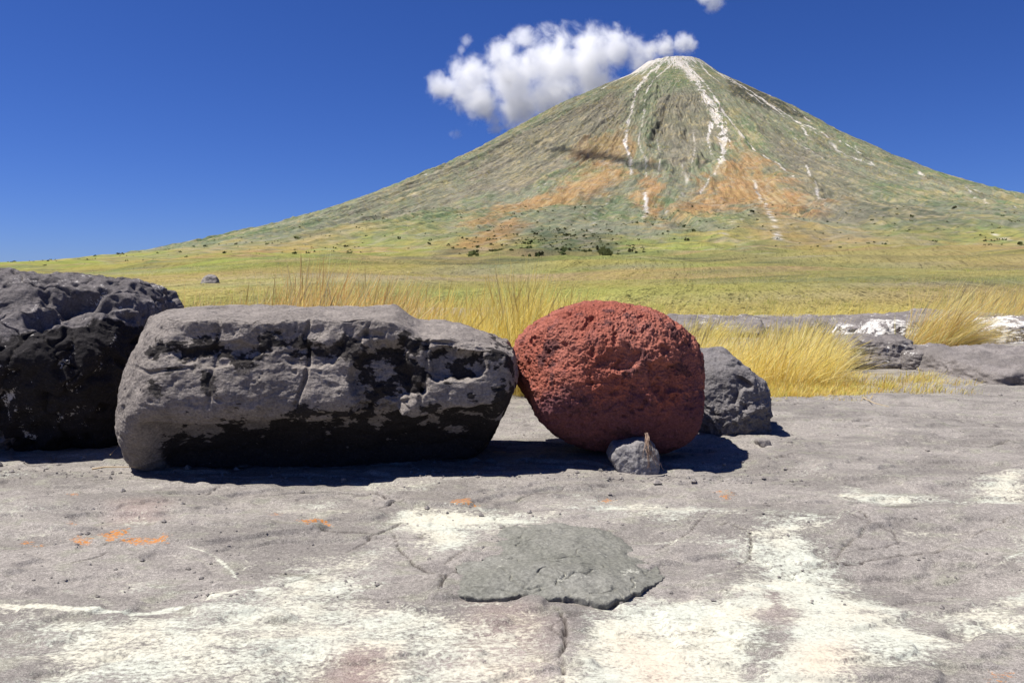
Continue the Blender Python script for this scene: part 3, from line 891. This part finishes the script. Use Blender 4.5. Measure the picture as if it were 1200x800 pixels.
# ---- ledge rocks at the back of the bench
MAT_HUMP = rock_mat('lava_hump', (136, 129, 125), (158, 150, 146), (122, 115, 112), (214, 208, 198), -.02, .2, .8)
LEDGE = [  # name, px centre, depth, half sizes px (w,h), depth half (m), material, label, seed
    ('lava_ledge', 835, 390, 19.5, 62, 15, .9, MAT_LEDGE, 'low grey ledge behind the golden grass, beyond the red boulder', 1),
    ('lava_ledge', 945, 388, 20.2, 62, 12, .9, MAT_LEDGE, 'flat grey ledge mostly hidden by the golden grass', 2),
    ('lava_ledge', 1040, 384, 17.6, 60, 11, .8, MAT_LEDGE, 'flat dark slab lying across the jumbled blocks', 3),
    ('lava_block', 1000, 400, 15.6, 20, 17, .30, MAT_WLEDGE, 'white-crusted block at the end of the golden grass', 4),
    ('lava_block', 1046, 402, 15.0, 34, 24, .35, MAT_WLEDGE, 'pale angular block under the flat dark slab', 5),
    ('lava_block', 1022, 424, 12.6, 46, 27, .40, MAT_LEDGE, 'rounded mauve-grey block in front of the pale angular block', 6),
    ('lava_block', 1082, 424, 12.4, 40, 16, .40, MAT_LEDGE, 'tilted slab with a dark hollow under it, below the leaning grass tuft', 7),
    ('white_ledge', 1185, 395, 16.6, 66, 18, .7, MAT_WLEDGE, 'white crusted ledge beside the leaning grass tuft', 8),
    ('lava_ledge', 1170, 379, 18.5, 90, 8, .8, MAT_LEDGE, 'thin grey ledge carrying grass above the white ledge', 9),
    ('lava_hump', 1196, 448, 11.2, 90, 28, 1.0, MAT_HUMP, 'broad smooth grey hump of lava rising at the edge of the picture', 12),
    ('lava_block', 1030, 452, 11.0, 16, 6, .15, MAT_LEDGE, 'low pale stone half buried in short yellow grass', 10),
    ('lava_block', 1150, 470, 9.9, 16, 7, .15, MAT_LEDGE, 'small grey lump on the bare lava near the hump', 11),
]
for nm, px, py, dp, hw, hh, hd, mt, lb, sd in LEDGE:
    c = AT(px, py, dp); k = dp / F
    r2 = np.random.default_rng(sd)
    w_, h_ = hw * k, hh * k
    j = lambda: r2.uniform(.9, 1.12)
    a_ = min(w_, .6)
    pl = [((r2.uniform(-.08, .08), -.1, 1), h_), ((0, -1, .55), hd * j()), ((.35, -.9, .4), hd * 1.1 + .2 * w_), ((1, -.2, .1), w_ * j()), ((-1, -.2, .15), w_ * j()), ((0, 1, 0), hd), ((0, 0, -1), h_ * 1.5),
          ((.5, -.2, .8), (w_ * .5 + h_ * .8) * .95), ((-.5, -.2, .8), (w_ * .5 + h_ * .8) * .95), ((0, -.8, -.6), hd * .95)]
    for _ in range(7):
        q_ = r2.normal(size=3); q_[2] = abs(q_[2]) * .7; q_[1] = -abs(q_[1]); q_ /= np.linalg.norm(q_)
        pl.append((q_, .86 * (abs(q_[0]) * w_ + abs(q_[1]) * hd + abs(q_[2]) * h_) * r2.uniform(.85, 1.05)))
    dsp = lambda c_, N, s=sd, a=min(h_, .3): .22 * a * fbm(c_ * 2.2 / max(a, .1) * .4, 3, seed=200 + s) + .16 * a * (ridge(c_ * np.array([1, 1, 2.2]) * .9 / max(a, .1), 3, .6, seed=230 + s) - .3) + .008 * fbm(c_ * 14, 3, seed=260 + s)
    boulder(nm, c, pl, mt, dsp, n=70, p=26, stretch=(max(1, w_ / hd * .8), 1, max(.5, min(1, h_ / hd))), label=lb, cat='ledge' if 'ledge' in nm else 'rock')


# ---- pale boulder far out on the plain
q = M(246, 330)
r_, t_ = vrt(*q)
fbd = float(np.hypot(*q)); fbk = fbd / 140.
FB = np.array([q[0], q[1], float(hbase(r_, t_)) + .45 * fbk])
boulder('distant_boulder', FB, [(n_, d_ * fbk) for n_, d_ in [((.1, -.2, 1), .58), ((.3, -1, .5), .8), ((-.5, -.8, .5), .85), ((1, 0, .25), 1.2), ((-1, 0, .3), 1.1), ((0, 1, 0), .9), ((0, 0, -1), 2.2), ((.6, 0, .8), .88), ((-.55, -.1, .8), .80)]],
        MAT_PEB, lambda c, N: .15 * fbk * fbm(c * 1.5 / fbk, 3, seed=300), n=40, label='pale boulder alone on the far grassy slope, left of the tall dry grass')


# ================================================================== PEBBLES
def pebble(px, py, w, label, group=None, cat='pebble', mat=None, seed=0):
    g = G(px, py); k = np.hypot(*g) / F; s = w * k * .5
    r2 = np.random.default_rng(400 + seed)
    pl = [((r2.normal(), r2.normal(), r2.normal()), s * r2.uniform(.7, 1.1)) for _ in range(12)] + [((0, 0, 1), s * .7), ((0, 0, -1), s * .7), ((1, 0, 0), s * 1.1), ((-1, 0, 0), s * 1.1), ((0, 1, 0), s), ((0, -1, 0), s)]
    z = float(gz(*g)[0]) + .006
    boulder('pebble', (g[0], g[1], z + s * .45), pl, mat or MAT_PEB, lambda c, N: .1 * s * fbm(c / s * 1.4, 2, seed=seed), n=10, p=12, label=label, cat=cat, group=group)


pebble(893, 523, 15, 'angular whitish pebble in front of the rough grey boulder', seed=1)
pebble(860, 536, 7, 'pale pebble at the tip of the red boulder shadow, biggest of its cluster', seed=2)
for i, (a, b, c) in enumerate([(852, 531, 4), (866, 533, 5), (872, 537, 5), (849, 543, 4), (878, 532, 4), (858, 530, 4), (870, 541, 4), (848, 537, 4), (880, 540, 3)]):
    pebble(a, b, c, 'tiny pale pebble in the cluster beside the red boulder shadow', 'pebbles beside the red boulder shadow', seed=10 + i)
pebble(403, 562, 6, 'dark pebble in the shade edge of the long grey boulder', seed=30)
pebble(568, 578, 5, 'lone pale pebble on bare lava between long boulder and cream crust', seed=31)
pebble(633, 553, 4, 'dark little pebble before the red boulder', seed=32, mat=MAT_DARK)
pebble(612, 556, 3, 'tiny grey pebble ahead of the dark shadow gap between boulders', seed=33)
pebble(938, 533, 6, 'small pale pebble on bare lava right of the whitish pebble', seed=34)

# gravel: uncountable grit lying about the pavement
def gravel():
    n = 2900
    y = rng.uniform(0, 1, n) ** 1.2 * 9.5 + 3.2; x = (rng.uniform(-1, 1, n)) * y * .72
    y[:650] = 5.25 + rng.exponential(.22, 650); x[:650] = rng.uniform(-3.9, 2.0, 650)
    s = rng.lognormal(-5.25, .5, n); s[:650] *= rng.uniform(.8, 2.0, 650)
    ico = np.array([(1, 0, 0), (-1, 0, 0), (0, 1, 0), (0, -1, 0), (0, 0, 1), (0, 0, -1)], float)
    fc = np.array([(0, 2, 4), (2, 1, 4), (1, 3, 4), (3, 0, 4), (2, 0, 5), (1, 2, 5), (3, 1, 5), (0, 3, 5)])
    V = ico[None] * rng.uniform(.6, 1.3, (n, 6, 1)) * s[:, None, None] * np.array([1.2, 1, .7])
    a = rng.uniform(0, 6.28, n); ca, sa = np.cos(a)[:, None], np.sin(a)[:, None]
    X = V[..., 0] * ca - V[..., 1] * sa + x[:, None]; Y = V[..., 0] * sa + V[..., 1] * ca + y[:, None]
    q = x + .35 * y
    g = g_macro(x, y) + (.030 * fbm(p2(q * .9, y * 1.9), 4, .5, seed=51) + .006 * ridge(p2(q * 2.2, y * 5.0), 3, .55, seed=52)) * (1 - .6 * ss(8, 14, y))
    sc = fbm(p2(q * .8, y * 1.5), 4, .55, seed=54)
    g += .022 * (ss(-.02, .03, sc) - .5) + .016 * (ss(.20, .235, sc + .1 * fbm(p2(x * 5, y * 7), 2, seed=55)) - .5) + .012 * (ss(-.25, -.22, sc) - .5)
    Z = V[..., 2] + (g + s * .3)[:, None]
    fcs = (fc[None] + (np.arange(n) * 6)[:, None, None]).reshape(-1, 3)
    o = mesh_np('gravel', np.stack([X.ravel(), Y.ravel(), Z.ravel()], 1), fcs, MAT_PEB, smooth=False)
    tag(o, 'fine grey grit scattered over the lava pavement', 'gravel', kind='stuff')


gravel()


# ================================================================== DRY GRASS
def grass_mat():
    m = NT('dry_grass'); c = m.attr('tint', 'Color')
    d = m.n('BsdfDiffuse', {'Color': c}); t = m.n('BsdfTranslucent', {'Color': c})
    x = m.n('MixShader', {0: .48, 1: d.outputs[0], 2: t.outputs[0]})
    m.t.links.new(x.outputs[0], m.out.inputs[0])
    return m.m


MAT_GRASS = grass_mat()
GOLD = [lin(230, 208, 132, K * 1.8), lin(220, 190, 108, K * 1.8), lin(234, 218, 164, K * 1.8), lin(212, 190, 108, K * 1.8), lin(202, 160, 98, K * 1.8), lin(182, 172, 146, K * 1.8), lin(186, 184, 108, K * 1.8)]


def blades(base, L, lean, bend, width, tint, head=.25, segs=5):
    """ribbons: base (n,3), length, lean direction (n,2) with size, bend"""
    n = len(base); t = np.linspace(0, 1, segs + 1)
    dirv = lean; up = np.sqrt(np.maximum(.15, 1 - np.clip((dirv ** 2).sum(1), 0, .8)))
    T = t[None, :, None]
    off = np.zeros((n, segs + 1, 3))
    cx = (T[..., 0] * .45 + bend[:, None] * T[..., 0] ** 2)
    off[..., 0] = dirv[:, :1] * cx * L[:, None]; off[..., 1] = dirv[:, 1:] * cx * L[:, None]
    off[..., 2] = L[:, None] * (T[..., 0] * up[:, None] - .30 * bend[:, None] * T[..., 0] ** 2.5 * np.minimum(1, np.hypot(dirv[:, 0], dirv[:, 1]))[:, None])
    a = rng.uniform(0, math.pi, n); side = np.stack([np.cos(a), np.sin(a) * .6, np.zeros(n)], 1)
    wprof = (1 - t * .75); 
    hd = rng.uniform(0, 1, n) < head
    W = width[:, None] * wprof[None]
    W[hd, -3:] = width[hd][:, None] * np.array([1.0, 1.9, .5])
    P = base[:, None] + off
    A = P - side[:, None] * W[..., None] * .5; B = P + side[:, None] * W[..., None] * .5
    V = np.stack([A, B], 2).reshape(-1, 3)
    k = np.arange(segs)[None] * 2 + (np.arange(n) * (segs + 1) * 2)[:, None]
    k = k.ravel(); f = np.stack([k, k + 1, k + 3, k + 2], 1)
    col = np.repeat(tint[:, None], segs + 1, 1)
    col = np.minimum(col * (.92 + .2 * t[None, :, None]), .9)
    col[hd, -2:] = col[hd, -2:] * .5 + lin(236, 216, 160, K) * .5
    return V, f, np.repeat(col[:, :, None], 2, 2).reshape(-1, 3)


def grass_field(spec):
    """spec: list of tufts (x, y, count, spread, height, lean, tint list)"""
    Vs, Fs, Cs = [], [], []; off = 0
    for (x, y, n, sp, h, ln, cols) in spec:
        bx = x + rng.normal(0, sp, n); by = y + rng.normal(0, sp * .7, n)
        bz = g_macro(bx, by) - .015
        n_ = n; L = h * rng.uniform(.5, 1.12, n)
        out = np.stack([bx - x, by - y], 1) / max(sp, .01) * .16
        lean = np.stack([ln + rng.normal(0, .20, n), rng.normal(0, .2, n)], 1) + out
        ti = np.array(cols)[rng.integers(0, len(cols), n)] * rng.uniform(.78, 1.15, (n, 1))
        V, f, c = blades(np.stack([bx, by, bz], 1), L, lean, rng.uniform(.25, .75, n), rng.uniform(.0034, .0062, n) * (1 + .03 * y), ti)
        Vs.append(V); Fs.append(f + off); Cs.append(c); off += len(V)
    return np.vstack(Vs), np.vstack(Fs), np.vstack(Cs)


def tufts(n, px, dep, h, cnt, sp, ln, cols=GOLD):
    out = []
    for _ in range(n):
        u = rng.uniform(); p = px[0] + (px[1] - px[0]) * u; y = rng.uniform(*dep)
        hh = (h(p) if callable(h) else h) * rng.uniform(.75, 1.1)
        out.append(((p - 600) / F * y, y, int(2.0 * cnt * rng.uniform(.6, 1.4)), sp * rng.uniform(.6, 1.3), hh, ln + rng.normal(0, .08), cols))
    return out


def make_grass(name, spec, label):
    V, f, c = grass_field(spec)
    o = mesh_np(name, V, f, MAT_GRASS, smooth=False, attrs={'tint': c})
    tag(o, label, 'grass', kind='stuff'); return o


ORG = GOLD + [lin(206, 154, 88, K * 1.8), lin(218, 172, 104, K * 1.8)]
YEL = [lin(228, 206, 116, K * 1.8), lin(218, 196, 98, K * 1.8), lin(234, 214, 142, K * 1.8)]
make_grass('dry_grass', tufts(70, (205, 490), (8.6, 10.8), lambda p: 1.0 + .46 * math.exp(-((p - 385) / 75) ** 2), 90, .10, .42, ORG)
           + tufts(60, (485, 690), (8.8, 11.0), lambda p: 1.08 + .20 * math.exp(-((p - 620) / 60) ** 2), 90, .10, .32, YEL),
           'tall golden grass swaying behind the long grey boulder')
lowc = YEL + [lin(196, 190, 96, K * 1.8), lin(214, 176, 100, K * 1.8)]
make_grass('dry_grass', tufts(64, (785, 972), (9.9, 12.4), lambda p: .72 + .16 * math.exp(-((p - 930) / 40) ** 2), 85, .10, .55, YEL + GOLD[:3])
           + tufts(60, (890, 1000), (9.3, 10.2), .16, 60, .12, .3, lowc) + tufts(30, (990, 1105), (9.7, 11.4), .15, 30, .15, .35, lowc)
           + tufts(30, (1040, 1150), (9.6, 11.2), .08, 9, .10, .3, lowc) + tufts(24, (790, 1010), (9.0, 9.8), .09, 9, .12, .3, lowc) + tufts(20, (805, 890), (9.0, 10), .2, 50, .1, .4, lowc),
           'golden grass patch on the lava between the rough grey boulder and jumbled blocks')
make_grass('dry_grass', tufts(26, (790, 985), (14.5, 18.5), .62, 40, .16, .5, YEL) + tufts(34, (690, 1010), (21, 25), .62, 26, .14, .5, YEL) + tufts(26, (1010, 1070), (21, 25), .5, 40, .14, .5, YEL),
           'sparse pale grass fringe along the far grey ledges')
make_grass('dry_grass', tufts(60, (1110, 1260), (18.5, 22), 1.1, 70, .14, .6, GOLD), 'dense golden grass on top of the white ledge')
# the single tuft that leans over the jumbled blocks
ft = []
cc = AT(1092, 412, 13.9)
for _ in range(16):
    ft.append((cc[0] + rng.normal(0, .24), cc[1] + rng.normal(0, .15), 230, .07, 1.35 * rng.uniform(.8, 1.1), .78, GOLD))
V, f, c = grass_field(ft)
o = mesh_np('grass_tuft', V, f, MAT_GRASS, smooth=False, attrs={'tint': c})
tag(o, 'big golden grass tuft leaning over the jumbled lava blocks', 'grass tuft')


# ---- dead twigs, roots, straws
def tubes(name, lines, rad, col, label, cat, kind=None):
    m = NT(name + '_fibre'); tc = m.n('TexCoord').outputs['Object']
    mat = m.bsdf(m.mix(m.noise(tc, 30., 3), lin(*col, K * .8), lin(*col, K * 1.15)), None, .9, .1)
    Vs, Fs = [], []; off = 0
    for P in lines:
        P = np.array(P); n = len(P)
        for k in range(n):
            d = P[min(k + 1, n - 1)] - P[max(k - 1, 0)]; d = d / (np.linalg.norm(d) + 1e-9)
            a = np.cross(d, (0, .3, 1.)); a /= np.linalg.norm(a) + 1e-9; b = np.cross(d, a)
            r_ = rad * (1 - .6 * k / (n - 1))
            for q_ in range(4): Vs.append(P[k] + r_ * (a * math.cos(q_ * math.pi / 2) + b * math.sin(q_ * math.pi / 2)))
        for k in range(n - 1):
            for q_ in range(4):
                Fs.append((off + k * 4 + q_, off + k * 4 + (q_ + 1) % 4, off + k * 4 + 4 + (q_ + 1) % 4, off + k * 4 + 4 + q_))
        off += n * 4
    o = mesh_np(name, np.array(Vs), np.array(Fs), mat)
    tag(o, label, cat, kind=kind); return o


L_ = []
top = AT(757, 508, 5.50)
for k in range(16):
    e = AT(rng.uniform(752, 775), rng.uniform(535, 552), 5.46)
    n = 9; t = np.linspace(0, 1, n)[:, None]
    P = top + (e - top) * t + np.cumsum(rng.normal(0, .006, (n, 3)), 0)
    P[:, 1] = np.minimum(P[:, 1], 5.515) - .02 * np.sin(t[:, 0] * 3.14)
    L_.append(P)
tubes('dry_roots', L_, .0042, (188, 160, 140), 'bunch of dry straw-coloured roots hanging down the small pale stone', 'roots')
L_ = []
for k in range(90):
    b = AT(rng.uniform(1060, 1130), rng.uniform(408, 420), 13.4); d = np.array([rng.normal(0, .12), rng.normal(0, .06), abs(rng.normal(.06, .05))])
    L_.append([b, b + d * .6 + rng.normal(0, .01, 3), b + d * 1.2])
tubes('dead_twigs', L_, .005, (122, 78, 66), 'reddish dead twigs matted under the leaning grass tuft', 'twigs')


def straw(pts, dep, rad, label, col=(226, 200, 160)):
    P = []
    for k, (a, b) in enumerate(pts):
        g = G(a, b); P.append((g[0], g[1], float(gz(*g)[0]) + .022 + .004 * k))
    tubes('dry_straw', [P], rad, col, label, 'straw')


straw([(108, 555), (122, 553), (140, 553.5), (160, 554)], 0, .006, 'long pale straw lying at the foot of the long grey boulder')
straw([(129, 538), (134, 533), (139, 528)], 0, .004, 'short straw leaning in the gap between the dark and long grey boulders')
straw([(1005, 464), (1025, 474), (1042, 479)], 0, .006, 'thin straw lying on bare lava before the jumbled blocks')

# ---- scrub bushes on the far apron, tussocks on the nearer plain
def leaf_clumps(name, x, y, s, cols, label, flat=.75):
    n = len(x)
    vo = bpy.data.objects['volcano']
    bpy.context.evaluated_depsgraph_get()
    z = np.array([vo.ray_cast((float(a), float(b), 3000), (0, 0, -1))[1][2] for a, b in zip(x, y)])
    m_ = 10
    V = rng.normal(size=(n, m_, 3)); V /= np.linalg.norm(V, axis=2)[..., None]
    V = V * rng.uniform(.3, 1., (n, m_, 1)) * s[:, None, None] * np.array([1.3, 1.3, flat])
    ctr = V + np.stack([x, y, z + s * .35], 1)[:, None]
    ctr = ctr.reshape(-1, 3); q = (np.repeat(s, m_) * .55)[:, None]
    d1 = rng.normal(size=ctr.shape); d1 /= np.linalg.norm(d1, axis=1)[:, None]
    d2 = np.cross(d1, rng.normal(size=ctr.shape)); d2 /= np.linalg.norm(d2, axis=1)[:, None]
    VV = np.stack([ctr + q * d1, ctr + q * d2, ctr - q * d1, ctr - q * d2], 1).reshape(-1, 3)
    c = np.array(cols)[rng.integers(0, len(cols), n)] * rng.uniform(.75, 1.2, (n, 1))
    o = mesh_np(name, VV, np.arange(len(VV)).reshape(-1, 4), MAT_GRASS, smooth=False, attrs={'tint': np.repeat(c, m_ * 4, 0)})
    tag(o, label, 'scrub', kind='stuff')


def scrub():
    poly = [np.array(Ms(*p)) for p in ([(512, 338), (550, 300), (620, 270), (730, 272), (745, 292), (640, 324)], [(430, 322), (540, 285), (600, 262), (560, 300), (470, 338)])]
    N_ = 90000
    ring = rng.uniform(3000, 5400, N_); th = rng.uniform(-.70, .75, N_)
    x, y = vxy(ring, th)
    w_ = .05 + .16 * ss(.05, .35, fbm(p2(x / 300, y / 300), 3, seed=500))
    for p in poly: w_ = np.maximum(w_, .75 * ss(-60, 60, poly_sd(x, y, p)))
    k = rng.uniform(0, 1, len(x)) < w_ * .35
    x, y = x[k][:4500], y[k][:4500]
    leaf_clumps('scrub', x, y, rng.lognormal(.72, .42, len(x)), [lin(84, 96, 62, K), lin(110, 116, 74, K), lin(92, 92, 64, K)], 'dark low scrub dotted over the lower volcano slope')


def plain_grass():
    d = 36 * np.exp(rng.uniform(0, 1, 5200) ** .9 * 2.3); a = rng.uniform(-.62, .62, 5200)
    x = np.sin(a) * d; y = np.cos(a) * d
    k = (fbm(p2(x / 30, y / 30), 3, .6, seed=501) + rng.normal(0, .15, len(x)) > -.05)
    x, y, d = x[k], y[k], d[k]
    vo = bpy.data.objects['volcano']
    z = np.array([vo.ray_cast((float(p), float(q), 3000), (0, 0, -1))[1][2] for p, q in zip(x, y)])
    m_ = 22
    sp = .18 + d / 500
    bx = np.repeat(x, m_) + rng.normal(0, 1, len(x) * m_) * np.repeat(sp, m_); by = np.repeat(y, m_) + rng.normal(0, 1, len(x) * m_) * np.repeat(sp, m_)
    n = len(bx)
    tc_ = np.array([lin(216, 200, 124, K * 1.5), lin(196, 192, 104, K * 1.5), lin(176, 182, 92, K * 1.5), lin(226, 206, 140, K * 1.5)])[rng.integers(0, 4, len(x))] * rng.uniform(.85, 1.15, (len(x), 1))
    L = np.repeat(rng.uniform(.35, .75, len(x)), m_) * rng.uniform(.5, 1.1, n)
    lean = np.stack([.45 + rng.normal(0, .25, n), rng.normal(0, .25, n)], 1)
    V, f, c = blades(np.stack([bx, by, np.repeat(z, m_) - .03], 1), L, lean, rng.uniform(.3, .8, n), .006 + np.repeat(d, m_) * 1.6e-4, np.repeat(tc_, m_, 0), segs=3, head=0)
    o = mesh_np('plain_grass', V, f, MAT_GRASS, smooth=False, attrs={'tint': c})
    tag(o, 'pale yellow-green grass tussocks covering the plain behind the lava bench', 'grass', kind='stuff')


plain_grass()
scrub()


# ================================================================== CLOUDS (real volumes)
def cloud(name, blobs, depth, label, dens=.013, nscale=1 / 220., rag=1.0, seed=0., step=.25, zs=1., thr=.18, centres=None):
    k = depth / F
    r2 = np.random.default_rng(int(seed * 10) + 5)
    B = []
    for (px, py, rp) in ([] if centres else blobs):
        c = AT(px, py, depth + r2.uniform(-.5, .5) * rp * k)
        B.append((c, rp * k))
    B += centres or []
    C0 = np.mean([b[0] for b in B], 0)
    # hull: blobs swept into one closed surface (radius functions joined on a voxel shell)
    mb = bpy.data.metaballs.new(name + '_hull'); mb.resolution = max(20, B[0][1] * .3); mb.threshold = .05
    for c, r_ in B:
        e = mb.elements.new(); e.co = tuple(c - C0); e.radius = r_ * 1.45; e.stiffness = 2
    mo = bpy.data.objects.new(name + '_hull', mb); COL.objects.link(mo)
    bpy.context.view_layer.update()
    dg = bpy.context.evaluated_depsgraph_get()
    me = bpy.data.meshes.new_from_object(mo.evaluated_get(dg)); bpy.data.objects.remove(mo); bpy.data.metaballs.remove(mb)
    me.name = name
    m = NT(name + '_vapour'); tc = m.n('TexCoord').outputs['Object']
    wn = m.n('TexNoise', {'Vector': tc, 'Scale': nscale * 1.6, 'Detail': 2.})
    off = m.vmath('SCALE', m.vmath('SUBTRACT', wn.outputs['Color'], (.5, .5, .5)))
    off.node.inputs['Scale'].default_value = .45 / nscale * .8
    pos = m.vmath('ADD', tc, off)
    f = None
    for c, r_ in B:
        d = m.vmath('DISTANCE', pos, tuple(c - C0), 1)
        v = m.math('MULTIPLY_ADD', d, -1. / (r_ * 1.25), 1.)
        f = v if f is None else m.n('Math', {0: f, 1: v, 2: .12}, operation='SMOOTH_MAX').outputs[0]
    nz = m.noise(tc, nscale * 1.2, 10., .68, .4)
    e = m.math('ADD', f, m.math('MULTIPLY', m.math('SUBTRACT', nz, .5), 1.7 * rag))
    dn = m.math('MULTIPLY', m.ramp(e, thr, thr + .75), dens)
    vol = m.n('VolumePrincipled', {'Color': (1., 1., 1.), 'Density': dn, 'Anisotropy': .0})
    m.t.links.new(vol.outputs[0], m.out.inputs['Volume'])
    m.m.volume_intersection_method if hasattr(m.m, 'volume_intersection_method') else None
    if hasattr(m.m, 'cycles'): m.m.cycles.volume_step_rate = step
    me.materials.clear(); me.materials.append(m.m)
    o = bpy.data.objects.new(name, me); COL.objects.link(o); o.location = tuple(C0)
    tag(o, label, 'cloud')
    return o


cloud('cloud', [(520, 104, 20), (550, 92, 28), (565, 118, 28), (600, 88, 38), (608, 122, 34), (614, 46, 17), (650, 74, 40), (645, 112, 38), (690, 66, 36), (695, 95, 34), (726, 58, 26), (748, 66, 24), (508, 95, 12), (590, 60, 16), (580, 140, 16), (540, 112, 20)],
      18500., 'large white cloud drifting off the left shoulder of the summit', dens=.0042, nscale=1 / 520., seed=1., rag=1.5)
cloud('cloud', [(779, 54, 15), (800, 51, 14), (765, 58, 10), (812, 55, 8)], 17500., 'small white puff of cloud resting on the crater rim', dens=.006, nscale=1 / 270., seed=2., rag=1.2)
cloud('cloud', [(838, 4, 12), (828, -8, 16), (842, -14, 16)], 18500., 'white scrap of cloud at the top edge above the summit', dens=.005, nscale=1 / 270., seed=3., rag=1.2)
cloud('cloud', [(546, 48, 9), (541, 58, 6)], 18500., 'thin wisp above the tip of the large cloud', dens=.0025, nscale=1 / 220., seed=4.)
cloud('cloud', [(536, 157, 7), (530, 156, 5)], 18500., 'faint tiny wisp below the large cloud, near the slope', dens=.002, nscale=1 / 190., seed=5.)

cs = []
for px, py, rp in [(640, 180, 5), (655, 178, 7), (668, 178, 8), (683, 181, 10), (698, 184, 11), (713, 185, 9), (727, 188, 8), (742, 191, 8), (757, 194, 7), (770, 197, 6), (778, 201, 4)]:
    g = M(px, py); r_, t_ = vrt(*g)
    cs.append((np.array([g[0], g[1], float(hbase(r_, t_))]) + SUN * 2400., rp * 10.5))
cloud('cloud', [], 0, 'small ragged cloud high over the slope, laying a dark streak of shade below the summit', dens=.013, nscale=1 / 130., seed=6., rag=1., centres=cs)
